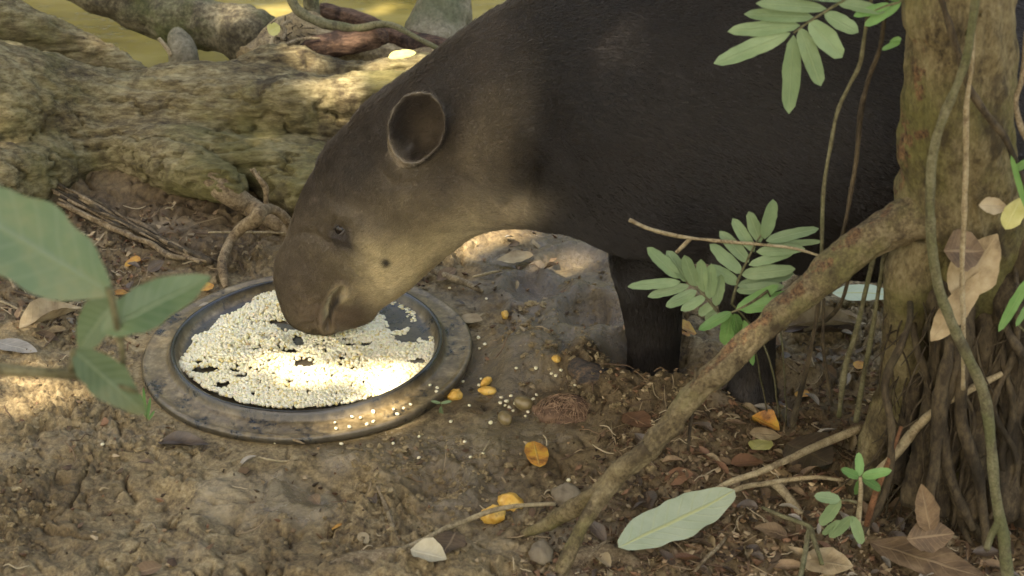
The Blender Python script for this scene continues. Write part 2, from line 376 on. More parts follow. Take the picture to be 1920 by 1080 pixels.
# spots where the sun comes through: world point, radius
SPOTS = [(PZ(575, 692, .025), .052), (PZ(535, 686, .025), .03), (PZ(735, 704, .03), .046), (PZ(695, 722, .03), .03), (PZ(700, 776, .02), .042), (PZ(745, 762, .02), .03), (PZ(655, 788, .015), .02), (PZ(650, 800, .01), .02),
         (PZ(958, 432, .0), .05), (PZ(905, 440, 0), .05), (PZ(1010, 500, 0), .04), (PZ(1080, 480, 0), .03), (PZ(870, 480, 0), .03), (PZ(880, 520, 0), .02),
         (PY(720, 105, 4.1), .05), (PY(790, 105, 4.05), .06), (PY(640, 160, 3.92), .05), (PY(600, 165, 3.9), .035), (PY(690, 150, 3.95), .05), (PY(560, 110, 4.1), .04),
         (PY(170, 60, 4.15), .03), (PY(50, 90, 4.05), .025), (PY(455, 45, 4.75), .03), (PY(440, 60, 4.72), .03), (PY(640, 72, 4.35), .04), (PY(600, 80, 4.35), .02),
         (PZ(50, 610, 0), .03), (PZ(85, 745, 0), .04), (PZ(30, 690, 0), .03), (PZ(190, 690, 0), .015), (PZ(130, 735, 0), .03), (PZ(320, 640, 0), .012),
         (PZ(1440, 900, 0), .015), (PZ(1590, 860, 0), .015), (PZ(1515, 905, 0), .02), (PY(530, 310, 3.86), .02), (PY(60, 290, 3.85), .03), (PY(20, 420, 3.75), .05),
         (PZ(720, 20, -.13), .05), (PZ(520, 20, -.13), .06),
         (PY(1140, -10, 2.87), .035)]
rl = np.random.default_rng(11)
CZ = 6.0
def crown_points(n):
    ang = rl.uniform(0, 2 * math.pi, n); r = np.sqrt(rl.uniform(0, 1, n))
    cx, cy = np.array([0., 3.9]) + SUN[:2] / SUN[2] * CZ
    return np.stack([cx + r * 4.4 * np.cos(ang), cy + r * 4.4 * np.sin(ang), CZ + rl.normal(0, .45, n)], 1)
CP = crown_points(105000)
keep = np.ones(len(CP), bool)
for p, r in SPOTS:
    q = CP - p; s = q @ SUN; dd = np.linalg.norm(q - s[:, None] * SUN, axis=1)
    keep &= ~((s > 2) & (dd < r * .8 + .028 + .012 * rl.random(len(CP))))
CP = CP[keep]
crownV, crownF = leaf_cloud(CP, .17, rl, .6)
M = Mat('canopy_leaf'); cc = M.ramp(M.noise(3), [(.3, (.05, .085, .02)), (.7, (.10, .13, .03))]); M.fin(cc, .5, None, .3)
tr = M.n('BsdfTranslucent'); tr.inputs[0].default_value = (.30, .32, .06, 1); mx = M.n('MixShader'); mx.inputs[0].default_value = .4
M.t.links.new(M.b.outputs[0], mx.inputs[1]); M.t.links.new(tr.outputs[0], mx.inputs[2]); M.t.links.new(mx.outputs[0], M.out.inputs[0]); canopy_mat = M.m
fw = np.stack([rl.uniform(-24, 24, 20000), rl.uniform(15, 19, 20000), .4 + 9 * rl.random(20000)], 1)  # unseen leaf mass added beyond the creek to darken the water's reflection
ra = rl.uniform(rad(-215), rad(35), 4200); rr_ = rl.uniform(9.5, 14, 4200)       # unseen ring of leaves added behind the camera to cut side light
fw = np.concatenate([fw, np.stack([rr_ * np.cos(ra), 3 + rr_ * np.sin(ra), 6.5 * rl.random(4200) ** .8], 1)])
fv, ff = leaf_cloud(fw, .75, rl, .7)
tag(link('added_wood', make_mesh('added_wood', fv, ff, False), canopy_mat), 'unseen green wood added round the clearing and far bank to dim side light', kind='stuff')
# ================================================================ TAPIR
YAW = rad(8)
N3 = PZ(575, 612, .04); HEAD = np.array([math.cos(YAW), -math.sin(YAW), 0]); LAT = np.array([math.sin(YAW), math.cos(YAW), 0])
def sag(px, py, off=0.):
    r = ray(px, py); t = ((N3 - CAM) @ LAT + off) / (r @ LAT); return CAM + r * t
def fit_ring(U, L, b, crest, jaw, n=56):
    U = np.array(U, float); L = np.array(L, float); mid = (U + L) / 2; E = np.linalg.norm(U - L) / 2; di = (U - L) / (2 * E)
    d3 = sag(*U) - sag(*L); a = np.linalg.norm(d3) / 2; d3 /= 2 * a; C = (sag(*U) + sag(*L)) / 2
    t = np.arange(n) / n * 2 * math.pi; s, c = np.sin(t), np.cos(t)
    w = 1 - crest * np.clip(s, 0, 1) ** 1.3 - jaw * np.clip(-s, 0, 1) ** 1.5
    x = b * np.sign(c) * np.abs(c) ** .9 * w
    for _ in range(10):
        R = C + x[:, None] * LAT + (a * s)[:, None] * d3
        e = (proj(R) - mid) @ di; hi, lo = e.max(), -e.min(); k = 2 * E / (hi + lo)
        C = C - d3 * (hi - lo) / 2 / (E / (np.linalg.norm(sag(*U) - sag(*L)) / 2)) * .8; a *= 1 + (k - 1) * .8
    return C + x[:, None] * LAT + (a * s)[:, None] * d3
ST = [  # upper contour, lower contour, half width, crest, jaw
    ((556, 606), (590, 619), .016, .0, .0), ((538, 590), (606, 619), .034, .0, .0), ((527, 562), (637, 614), .045, .1, .0), ((519, 523), (684, 604), .052, .15, .1),
    ((520, 486), (714, 577), .060, .2, .2), ((536, 452), (757, 545), .074, .3, .25), ((551, 405), (808, 500), .086, .4, .3),
    ((572, 346), (850, 464), .094, .5, .25), ((608, 285), (890, 434), .100, .5, .2), ((650, 241), (928, 421), .104, .5, .15),
    ((692, 195), (965, 417), .110, .5, .1), ((762, 140), (1003, 417), .122, .45, .05), ((825, 92), (1042, 423), .140, .4, 0), ((890, 45), (1085, 432), .160, .35, 0),
    ((960, 0), (1130, 447), .185, .3, 0), ((1060, -62), (1185, 468), .21, .25, 0), ((1200, -115), (1275, 487), .228, .2, 0), ((1380, -140), (1405, 503), .24, .15, 0),
    ((1550, -145), (1550, 520), .245, .15, 0), ((1720, -130), (1700, 530), .24, .15, 0), ((1850, -100), (1830, 520), .22, .15, 0),
    ((1960, -30), (1940, 480), .18, .1, 0), ((2040, 110), (2020, 400), .12, .05, 0), ((2062, 220), (2050, 300), .05, 0, 0)]
RG = np.array([fit_ring(*s) for s in ST])
S2 = spline(RG.reshape(len(ST), -1), 5).reshape(-1, 56, 3)
TB = MB(); TB.add(*loft(S2))
AX = np.array([(np.array(s[0]) + np.array(s[1])) / 2 for s in ST])      # axis in the picture of the sagittal plane
def sagtube(rows, ns=28, step=6):
    c = []
    for px, py, off, h in rows:
        p = sag(px, py, off); c.append([*p, h * depth(p) / FPX])
    S = spline(np.array(c), step); return loft(tube_rings(S[:, :3], S[:, 3], ns))
# legs: right fore (far), left fore (near), both hind legs
TB.add(*sagtube([(1240, 330, .06, 90), (1232, 420, .05, 82), (1217, 485, .04, 72), (1222, 555, .04, 58), (1226, 620, .04, 49), (1224, 680, .035, 45), (1220, 715, .03, 52), (1216, 745, .02, 56), (1214, 765, .02, 50)]))
TB.add(*sagtube([(1400, 350, -.10, 105), (1400, 440, -.115, 90), (1402, 520, -.11, 64), (1406, 590, -.10, 50), (1410, 650, -.10, 41), (1411, 700, -.10, 40), (1410, 735, -.105, 47), (1408, 770, -.11, 48)]))
for off, dx in ((.10, 40), (-.11, 0)):
    TB.add(*sagtube([(1880 + dx, 250, off, 150), (1880 + dx, 400, off, 120), (1905 + dx, 500, off, 80), (1950 + dx, 580, off, 52), (1950 + dx, 640, off, 42), (1935 + dx, 730, off, 42), (1920 + dx, 775, off, 50), (1915 + dx, 800, off, 48)]))
for bx, by, off in ((1214, 752, .02), (1408, 758, -.11), (1915, 790, -.11), (1955, 790, .10)):     # three blunt toes on each foot
    for k, (dx, dy) in enumerate(((-34, 2), (-16, 12), (14, 14))):
        p = sag(bx + dx, by + dy, off - .012 * k); q = sag(bx + dx - 12, by + dy + 14, off - .014 * k)
        S = np.array([[*p, .020], [*((p + q) / 2), .021], [*q, .012]]); TB.add(*loft(tube_rings(S[:, :3], S[:, 3], 12)))
# ears: a cupped shell, rim towards the viewer; the far one folded back along the neck
def zp(x, y): return (480 + x * .4629, 140 + y * .4629)
RIM = [(zp(*p)[0] + random.uniform(-2, 2), zp(*p)[1] + random.uniform(-2, 2)) for p in [(592, 362), (548, 318), (533, 255), (540, 190), (565, 130), (610, 85), (662, 68), (712, 78), (748, 115), (768, 170), (765, 235), (742, 290), (705, 335), (650, 362)]]
def ear(rim, basepx, side, rim_off, base_off, deep):
    rim = spline(np.array(rim + [rim[0]], float), 4)[:-1]; n = len(rim); c = rim.mean(0); b = np.array(basepx, float)
    A = []
    def ring(pts, off): A.append(np.array([sag(x, y, side * -o) for (x, y), o in zip(pts, off)]))
    a = rim - c
    tilt = np.interp(a[:, 0], [-60, 60], [.022, -.022])            # the front edge stands farther out than the back edge
    ro = rim_off + tilt
    ring(b + a * .30, np.full(n, base_off - .03)); ring(b + (c - b) * .25 + a * .48, np.full(n, base_off + .005)); ring(b + (c - b) * .6 + a * .80, base_off + (ro - base_off) * .42)
    ring(c + a * .97, base_off + (ro - base_off) * .85); ring(c + a * 1.01, ro); ring(c + a * .96, ro + .001)
    k = ro - base_off
    ring(c + a * .88, base_off + k * .90); ring(b + (c - b) * .72 + a * .68, base_off + k * .64); ring(b + (c - b) * .5 + a * .42, base_off + k * .38 + .004); ring(b + (c - b) * .35 + a * .15, base_off + k * .2 + .006)
    V, F = loft(np.array(A)); return V, F
TB.add(*ear(RIM, (757, 285), 1, .152, .074, .05))
TB.add(*ear([(x + 55, y + 45) for x, y in RIM], (800, 330), -1, .085, .07, .015))
tv, tf = remesh(TB.verts(), TB.faces(), .0042, 5)

def mir_px(V):
    """pixel of each vertex mirrored to the near side, so that both flanks are sculpted alike"""
    o = (V - N3) @ LAT; near = o <= 0
    Vm = np.where(near[:, None], V, V - 2 * o[:, None] * LAT); return proj(Vm), o, near
tp, toff, tnear = mir_px(tv); tn = vnormals(tv, tf)
side = sstep(.012, .035, np.abs(toff))
def gz_(c, rx, ry=None, ang=0.):
    d = tp - np.array(c, float); ca, sa = math.cos(ang), math.sin(ang); ry = ry or rx
    return np.exp(-(((d[:, 0] * ca + d[:, 1] * sa) / rx) ** 2 + ((-d[:, 0] * sa + d[:, 1] * ca) / ry) ** 2))
rimd = seg_d(tp, RIM + [RIM[0]]); inear = (rimd < 14) | in_poly(tp, RIM)
inp = in_poly(tp, RIM)
isear = inear & (np.abs(toff) > .085)
notear = 1. - isear
earw = np.where(inp, 1., np.exp(-(rimd / 6) ** 2)) * sstep(.075, .10, np.abs(toff))
D = np.zeros(len(tv))
D += .007 * gz_((640, 404), 26, 13, .5) * side                            # brow
D += -.007 * gz_((634, 433), 17, 13) * side
D += .0035 * gz_((634, 450), 20, 7, .3) * side - .003 * gz_((655, 465), 26, 8, .5) * side   # lower lid, tear trough
D += .010 * gz_((800, 420), 85, 60, -.6) * notear + .006 * gz_((722, 505), 60, 45)         # jaw muscle, cheek
D += -.006 * gz_((690, 405), 40, 30) * side
D += .006 * gz_((545, 505), 35, 60) - .006 * np.exp(-(seg_d(tp, [(540, 448), (560, 437), (590, 441), (612, 458)]) / 9) ** 2) * side   # snout swell, fold above it
D += -.003 * np.exp(-(seg_d(tp, [(645, 484), (655, 500), (672, 516), (685, 527)]) / 4) ** 2) * side                              # cheek wrinkle
D += -.005 * np.exp(-(seg_d(tp, [(596, 590), (606, 560), (622, 538), (650, 530)]) / 13) ** 2) * side
mouth = [(614, 612), (613, 590), (617, 570), (627, 555), (640, 545)]
md = seg_d(tp, mouth)
D += -.020 * np.exp(-(md / 5.5) ** 2) + .006 * np.exp(-((md - 11) / 6) ** 2) * side
D += .007 * gz_((650, 575), 26, 22) * side + .004 * gz_((690, 592), 22, 16)                 # lower lip
D += -.006 * np.exp(-(seg_d(tp, [(571, 612), (583, 610), (592, 603)]) / 5) ** 2)           # nostril edge
D += .012 * gz_((1225, 300), 150, 190, .2) * side * notear - .012 * gz_((1040, 300), 45, 160, -.3) * side   # shoulder blade, groove before it
D += -.010 * gz_((1500, 470), 180, 40) * side - .008 * gz_((1330, 430), 50, 90) * side
D += -.006 * np.exp(-(seg_d(tp, [(940, 395), (975, 360), (1000, 300)]) / 14) ** 2) * side
for ln_, w_, am in (([(560, 560), (580, 572), (598, 570)], 3, .0016), ([(552, 540), (575, 552), (600, 548), (612, 538)], 3.5, .0018), ([(668, 520), (676, 545), (668, 560)], 4, .002), ([(560, 592), (578, 598), (596, 592)], 3, .0015),
                    ([(604, 428), (612, 446), (626, 460)], 4, .002), ([(655, 425), (664, 436), (662, 448)], 3, .0018), ([(860, 330), (905, 360), (930, 395)], 8, .004), ([(835, 350), (870, 395), (890, 425)], 8, .003), ([(985, 280), (995, 340), (975, 400)], 9, .004), ([(720, 330), (735, 350), (770, 345)], 6, .003)):
    D += -am * np.exp(-(seg_d(tp, ln_) / w_) ** 2) * side
D += .0022 * fbm(tv * 9, 3) + .0006 * fbm(tv * 60, 2)
tv = tv + tn * D[:, None]
# coat colours
def lerp(a, b, t): return a + (np.asarray(b) - a) * np.clip(t, 0, 1)[:, None]
tc_ = np.broadcast_to(np.array([.0100, .0066, .0046]), tv.shape).copy()
headness = sstep(1015, 870, tp[:, 0] + .16 * (tp[:, 1] - 260)); headness = np.where(tp[:, 1] > 640, 0, headness)
mottle = fbm(tv * 22, 3)
tc_ = lerp(tc_, (.042, .0305, .0215), headness)
lowneck = sstep(-30, 130, (tp[:, 0] - 660) * .55 + (tp[:, 1] - 300) * .85) * headness        # throat and cheek side of the head
tc_ = lerp(tc_, (.155, .12, .074), lowneck * (.9 + .3 * mottle))
tc_ = lerp(tc_, (.46, .375, .215), np.clip(gz_((735, 505), 78, 50, -.6) * 1.15 + gz_((850, 435), 80, 36, -.5) * .7 + gz_((690, 470), 40, 25, .4) * .45, 0, 1))
tc_ = lerp(tc_, (.32, .255, .16), gz_((955, 400), 55, 28, -.2) * .8)
tc_ = lerp(tc_, (.105, .079, .052), (gz_((555, 525), 60, 85, .2) * 1.1) * headness)
tc_ = lerp(tc_, (.09, .064, .043), gz_((600, 590), 52, 26, .2) + gz_((655, 585), 42, 26, .25) * 1.1 + gz_((640, 525), 30, 10, .2) * .6)
tc_ = lerp(tc_, (.040, .03, .023), gz_((636, 445), 24, 26, .3) * 1.1 + gz_((655, 462), 26, 12, .6) * .6)
tc_ = lerp(tc_, (.034, .025, .018), gz_((690, 280), 110, 46, -.95) * .9 + gz_((800, 340), 90, 24, -.1) * .45 + gz_((845, 250), 50, 120) * .5)
tc_ = lerp(tc_, (.02, .015, .012), gz_((721, 489), 7, 7) * 1.4 * side)
tc_ = lerp(tc_, (.16, .12, .09), gz_((588, 376), 6, 4) + gz_((580, 383), 4, 3) + gz_((603, 432), 5, 3))
tc_ = lerp(tc_, (.58, .52, .36), np.exp(-(seg_d(tp, [(611, 600), (611, 582), (617, 563), (629, 548), (643, 544)]) / 3.6) ** 2) * side * .95)
tc_ = lerp(tc_, (.27, .215, .125), gz_((648, 556), 13, 10, .5) * .9)
tc_ = lerp(tc_, (.006, .004, .004), np.exp(-(seg_d(tp, [(617, 602), (620, 584), (628, 568), (635, 560)]) / 4.0) ** 2) * side)
tc_ = lerp(tc_, (.030, .023, .018), earw)
tc_ = lerp(tc_, (.075, .055, .034), earw * inp * gz_((800, 255), 40, 55) * .8)
tc_ = lerp(tc_, (.19, .155, .11), np.clip(.75 + .6 * fbm(tv * 60, 2), 0, 1) * np.exp(-(rimd / 4.5) ** 2) * (np.abs(toff) > .115) * (.25 + .7 * np.clip(np.maximum(sstep(255, 190, tp[:, 1]) * sstep(835, 800, tp[:, 0]), sstep(285, 300, tp[:, 1])), 0, 1)) * (toff < 0))
tc_ = lerp(tc_, (.28, .22, .15), (gz_((733, 280), 12, 20, -.5) + gz_((752, 300), 12, 16)) * .8 * (np.abs(toff) > .07))
tc_ = lerp(tc_, (.032, .023, .015), sstep(560, 720, tp[:, 1]) * (tp[:, 0] > 1100) * (.45 + mottle))
tc_ *= (1 + .25 * fbm(tv * 45, 2) + .14 * noise3(tv * 9))[:, None]
M = Mat('tapir_skin'); thide = M.fin(M.attr('col'), .55, M.bump(M.noise(300, 3), .5, .001), .35)
M = Mat('tapir_fur'); tfur = M.fin(M.attr('col'), M.attr('rgh', 'Fac'), None, .6)
tb = sag(1400, 700, 0); tb[2] = 0
T = empty('tapir', tb, 'dark brown tapir with pale cheeks eating corn from the round tray', 'tapir')
body = link('body', make_mesh('body', tv, tf, True, {'col': tc_}), thide, T)
# eyes with lids
eyeM = Mat('eye').fin((.012, .008, .006), .09, None, .3)
def near_surface(px, py):
    r = ray(px, py); cand = np.where((np.hypot(*(proj(tv) - np.array([px, py])).T) < 5))[0]
    i = cand[np.argmin((tv[cand] - CAM) @ FWD)]; return tv[i], tn[i]
ep, en = near_surface(634, 433)
for sgn in (1, -1):
    c = ep - en * .0068; nn = en.copy()
    if sgn < 0: c = c - 2 * ((c - N3) @ LAT) * LAT; nn = nn - 2 * (nn @ LAT) * LAT
    u = np.linspace(0, math.pi, 13); v = np.arange(20) / 20 * 2 * math.pi
    R = np.stack([np.sin(u)[:, None] * np.cos(v), np.sin(u)[:, None] * np.sin(v), np.cos(u)[:, None] * np.ones(20)], -1) * .0130
    R[0] = R[0] + [0, 0, 0]; ey = link('eye', make_mesh('eye', *loft(R + c)), eyeM, T)
    ex = HEAD * .75 + np.array([0, 0, .62]); ex -= nn * (ex @ nn); ex /= np.linalg.norm(ex); eyv = np.cross(nn, ex)
    for sg in (1, -1):                                    # lids: two curved rolls round the ball
        q = np.linspace(-1.25, 1.25, 9); up = sg * (.0092 if sg > 0 else .0088)
        P = np.array([c + ex * .0150 * math.sin(a) + eyv * up * math.cos(a) * 1.0 + nn * (.0092 * math.cos(a * .75)) for a in q])
        lv, lf = tube([[*p, .0032 * (1 - .35 * abs(a) / 1.25)] for p, a in zip(P, q)], 3, 8)
        link('eyelid', make_mesh('eyelid', lv, lf), Mat('eyelid').fin((.035, .027, .021), .5, None, .4), T)

# short coat as real hairs
def fur(n, length, sel, radius, name):
    F4 = [f for f in tf if f.shape[1] == 4][0]
    tri = np.concatenate([F4[:, [0, 1, 2]], F4[:, [0, 2, 3]]]); fc = tri
    w = sel[fc].mean(1); A = np.linalg.norm(np.cross(tv[fc[:, 1]] - tv[fc[:, 0]], tv[fc[:, 2]] - tv[fc[:, 0]]), axis=1) * w
    idx = np.searchsorted(np.cumsum(A) / A.sum(), rng.random(n)); idx = np.minimum(idx, len(fc) - 1); t = fc[idx]
    a, b = rng.random((2, n)); k = a + b > 1; a[k], b[k] = 1 - a[k], 1 - b[k]; wt = np.stack([1 - a - b, a, b], 1)[:, :, None]
    P = (tv[t] * wt).sum(1); N = (tn2[t] * wt).sum(1); N /= np.linalg.norm(N, axis=1)[:, None]; C = (tc_[t] * wt).sum(1)
    pp = (tp[t] * wt).sum(1)
    # the coat lies backwards along the body and down the legs
    j = np.argmin(((pp[:, None, ::4] if False else pp[:, None]) - AX[None]) ** 2 @ np.ones(2), 1) if False else None
    tax = np.gradient(AX, axis=0); tax /= np.linalg.norm(tax, axis=1)[:, None]
    ix = np.argmin(((pp[:, None] - AX[None]) ** 2).sum(2), 1); fl = tax[ix]
    G = fl[:, :1] * HEAD[None] + (-fl[:, 1:]) * np.array([0, 0, 1.])[None]
    leg = sstep(500, 600, pp[:, 1]) * (pp[:, 0] > 1100); G = G * (1 - leg[:, None]) + np.array([.15, 0, -1.]) * leg[:, None]
    bodydown = sstep(900, 1200, pp[:, 0]) * .35; G[:, 2] -= bodydown
    G = G + .22 * rng.normal(size=G.shape) + (.5 - .3 * sstep(950, 1150, pp[:, 0]))[:, None] * np.stack([noise3(P * 11 + 3 * i) for i in range(3)], 1)
    G = G - N * (G * N).sum(1)[:, None]; G /= np.linalg.norm(G, axis=1)[:, None] + 1e-9
    L = length * rng.uniform(.6, 1.25, n)[:, None]; lift = rng.uniform(.12, .42, n)[:, None]
    q = [P - N * .0006, P + (G * .5 + N * lift * .6) * L, P + (G + N * lift * .75) * L]
    pos = np.stack(q, 1).astype(np.float32)
    cu = bpy.data.hair_curves.new(name); cu.add_curves([3] * n)
    cu.attributes['position'].data.foreach_set('vector', pos.ravel())
    rd = cu.attributes.get('radius') or cu.attributes.new('radius', 'FLOAT', 'POINT')
    rd.data.foreach_set('value', (radius * np.broadcast_to(np.array([1., .8, .25]), (n, 3))).astype(np.float32).ravel())
    C = C * rng.uniform(.7, 1.5, n)[:, None]; ca = cu.attributes.new('col', 'FLOAT_COLOR', 'CURVE')
    ca.data.foreach_set('color', np.concatenate([C, np.ones((n, 1))], 1).astype(np.float32).ravel())
    bodyness = sstep(950, 1200, pp[:, 0]) * sstep(620, 480, pp[:, 1]); gl = (rng.random(n) < .16) * sstep(-.1, .35, noise3(P * np.array([5, 5, 7]) + 60)) * bodyness
    cu.attributes.new('rgh', 'FLOAT', 'CURVE').data.foreach_set('value', (.53 - .17 * bodyness + .04 * rng.normal(size=n) - .19 * gl).clip(.14, 1).astype(np.float32))
    cu.materials.append(tfur)
    o = bpy.data.objects.new(name, cu); COL.objects.link(o); o.parent = T; o.matrix_parent_inverse = T.matrix_world.inverted(); return tag(o, kind='stuff')
tn2 = vnormals(tv, tf)
onscr = np.where((tp[:, 0] < 1950) & (tp[:, 1] > -120), 1., .12) * np.where(toff < .05, 1., .25)
hd = headness * (1 - .55 * isear) * (1 - .75 * inp) * (1 - np.exp(-(md / 14) ** 4)) * (1 - .9 * gz_((634, 433), 13))
hd = hd * (1 - .75 * np.clip(gz_((610, 590), 60, 26, .2), 0, 1))
fur(int(220000 * FURQ), .0062, hd * onscr, .00022, 'face_fur')
fur(int(330000 * FURQ), .012, np.clip(1 - headness + .05, 0, 1) * (~isear) * onscr, .00030, 'coat_fur')
mane = np.exp(-(toff / .02) ** 2) * (tn2[:, 2] > .25) * (tp[:, 0] > 590) * (tp[:, 0] < 1000) * (tp[:, 1] < 330)
fur(int(6000 * FURQ), .020, mane, .00045, 'mane')

# ================================================================ TRAY AND CORN
M = Mat('tray_plastic'); mudf = M.ramp(M.math('ADD', M.math('MULTIPLY', M.noise(9, 6, .7), .6), M.math('MULTIPLY', M.noise(60, 5, .7), .4)), [(.405, 0.), (.475, .95)])
fl = M.attr('floor', 'Fac'); mudf = M.math('MULTIPLY', mudf, fl)
cb = M.ramp(M.noise(20, 4), [(.3, (.010, .011, .011)), (.7, (.026, .027, .026))])
c = M.mix(mudf, cb, M.ramp(M.noise(45, 6, .7), [(.3, (.06, .042, .02)), (.5, (.16, .115, .055)), (.72, (.32, .25, .14))]))
rg = M.ramp(mudf, [(0., .26), (.8, .4)])
traymat = M.fin(c, rg, M.bump(M.math('ADD', mudf, M.math('MULTIPLY', M.noise(150, 4), .5)), .5, .002), .5)
prof = [(0, .010), (.12, .010), (.2, .0105), (.229, .011), (.236, .013), (.2405, .020), (.2440, .027), (.2455, .0305), (.2485, .0325), (.2515, .0322), (.2535, .030), (.2560, .024), (.2590, .017), (.2615, .0140), (.2660, .0130),
        (.2800, .0125), (.2920, .0108), (.2970, .0122), (.3015, .0138), (.3050, .0132), (.3078, .0085), (.3080, .0030), (.3065, -.0010), (.3030, -.0025), (.2940, .0), (.26, .004), (.2, .004), (0, .004)]
pr = np.array(prof); ns = 180; a = np.arange(ns) / ns * 2 * math.pi
R = np.stack([pr[1:-1, 0][:, None] * np.cos(a), pr[1:-1, 0][:, None] * np.sin(a), np.broadcast_to(pr[1:-1, 1][:, None], (len(pr) - 2, ns))], -1)
Vt, Ft = loft(R); Vt[-2] = (0, 0, .010); Vt[-1] = (0, 0, .004)
Vt = Vt + .0012 * np.stack([noise3(Vt * 6), noise3(Vt * 6 + 9), noise3(Vt * 7 + 4)], 1) * 1.5
floorA = np.interp(np.hypot(Vt[:, 0], Vt[:, 1]), [0, .232, .236, .243, .2455, .2535, .256, .262, .264, .300, .3045, .3075, .31], [.15, .3, .95, .5, .05, .05, .42, .75, 1.08, 1, .7, .25, .2])
tr_ = link('feeding_tray', make_mesh('feeding_tray', Vt, Ft, True, {'floor': floorA}), traymat); tr_.location = (TRAY[0], TRAY[1], 0); tr_.rotation_euler = (rad(.6), rad(-.8), 0)
bpy.context.view_layer.update()
tag(tr_, 'round black muddy feeding tray with a raised rim, full of pale corn', 'feeding tray')
# kernels
def zc(x, y): return (240 + x * .35417, 480 + y * .35417)
area = [zc(*p) for p in [(265, 580), (300, 520), (345, 470), (345, 430), (430, 400), (500, 320), (600, 285), (650, 240), (700, 200), (760, 150), (900, 60), (1150, 60), (1300, 250), (1370, 235), (1440, 218), (1580, 290), (1655, 400), (1665, 450), (1640, 540), (1490, 680), (1340, 735), (1100, 785), (850, 805), (600, 775), (400, 690)]]
holes = [((562, 639), 13, 10), ((570, 680), 20, 9), ((790, 618), 26, 22), ((765, 634), 28, 9), ((745, 602), 26, 20), ((725, 580), 26, 12), ((683, 646), 13, 4), ((655, 648), 8, 4), ((783, 678), 16, 5), ((665, 692), 12, 3), ((481, 657), 14, 4), ((545, 612), 26, 9), ((382, 693), 24, 6), ((443, 695), 10, 5), ((452, 706), 10, 4), ((417, 722), 14, 5), ((372, 678), 8, 4), ((545, 660), 16, 4), ((520, 605), 14, 5), ((505, 640), 8, 3), ((645, 675), 10, 3), ((600, 652), 8, 3)]
kn = 14500; th = rng.uniform(0, 2 * math.pi, kn); rr = .241 * np.sqrt(rng.random(kn)); kx, ky = TRAY[0] + rr * np.cos(th), TRAY[1] + rr * np.sin(th)
kp = proj(np.stack([kx, ky, np.full(kn, .014)], 1)); ok = in_poly(kp, area)
edge = seg_d(kp, area + [area[0]])
hole = np.full(kn, 9.)
for (cx, cy), rx, ry in holes: hole = np.minimum(hole, np.hypot((kp[:, 0] - cx) / rx, (kp[:, 1] - cy) / ry))
wob = 1 + .45 * noise3(np.stack([kx * 60, ky * 60, kx * 0], 1))
ok &= hole > wob
heap = .014 * np.clip((hole - 1) / 2.2, 0, 1) * np.clip(edge / 55, 0.08, 1) * (1 + .8 * noise3(np.stack([kx * 14, ky * 14, kx * 0 + 2], 1)))
kz = .0135 + np.clip(heap, 0, .03) * rng.random(kn) ** .45
sparse = rng.random(kn) < np.where(hole < 1.35, .55, 1.); ok &= sparse
kx, ky, kz = kx[ok], ky[ok], kz[ok]; kn = len(kx)
u = np.linspace(0, math.pi, 6)[1:-1]; v = np.arange(7) / 7 * 2 * math.pi
kr = np.stack([np.sin(u)[:, None] * np.cos(v), np.sin(u)[:, None] * np.sin(v), np.cos(u)[:, None] * np.ones(7)], -1)
KV, KF = loft(kr); KV[-2] = (0, 0, 1); KV[-1] = (0, 0, -1)
def kernel_shape(V):
    V = V.copy(); V[:, 0] *= 1 - .2 * V[:, 1]; V[:, 2] *= .72 + .1 * V[:, 1]; return V * np.array([.0040, .0044, .0040])
KV = kernel_shape(KV)
def rotm(n):
    q = rng.normal(size=(n, 4)); q[:, 1:3] *= .32; q /= np.linalg.norm(q, axis=1)[:, None]; w, x, y, z = q.T
    return np.stack([1 - 2 * (y * y + z * z), 2 * (x * y - z * w), 2 * (x * z + y * w), 2 * (x * y + z * w), 1 - 2 * (x * x + z * z), 2 * (y * z - x * w), 2 * (x * z - y * w), 2 * (y * z + x * w), 1 - 2 * (x * x + y * y)], 1).reshape(-1, 3, 3)
Rm = rotm(kn); sc_ = rng.uniform(.72, 1.18, kn)[:, None, None]
allV = np.einsum('nij,vj->nvi', Rm, KV) * sc_ + np.stack([kx, ky, kz], 1)[:, None]
nv = len(KV); allF = [(f[None] + (np.arange(kn) * nv)[:, None, None]).reshape(-1, f.shape[1]) for f in KF]
base = np.array([.76, .69, .47]); kc = base + rng.normal(0, .05, (kn, 1)) + rng.normal(0, .02, (kn, 3)); yel = rng.random(kn) < .10; kc[yel] = (.60, .47, .16); br = rng.random(kn) < .012; kc[br] = (.42, .25, .07)
wh = rng.random(kn) < .2; kc[wh] = (.78, .73, .55)
M = Mat('corn'); kco = M.fin(M.mix(.25, M.attr('col'), M.ramp(M.noise(260, 3), [(.3, (.55, .44, .2)), (.7, (.82, .78, .62))])), .42, None, .45, Subsurface_Weight=.25, Subsurface_Radius=(.004, .003, .0015), Subsurface_Scale=1.)
corn = link('corn_kernels', make_mesh('corn_kernels', allV.reshape(-1, 3), allF, True, {'col': np.repeat(np.clip(kc, 0, 1), nv, 0)}), kco)
tag(corn, 'layer of pale cooked corn kernels heaped in the feeding tray', kind='stuff')
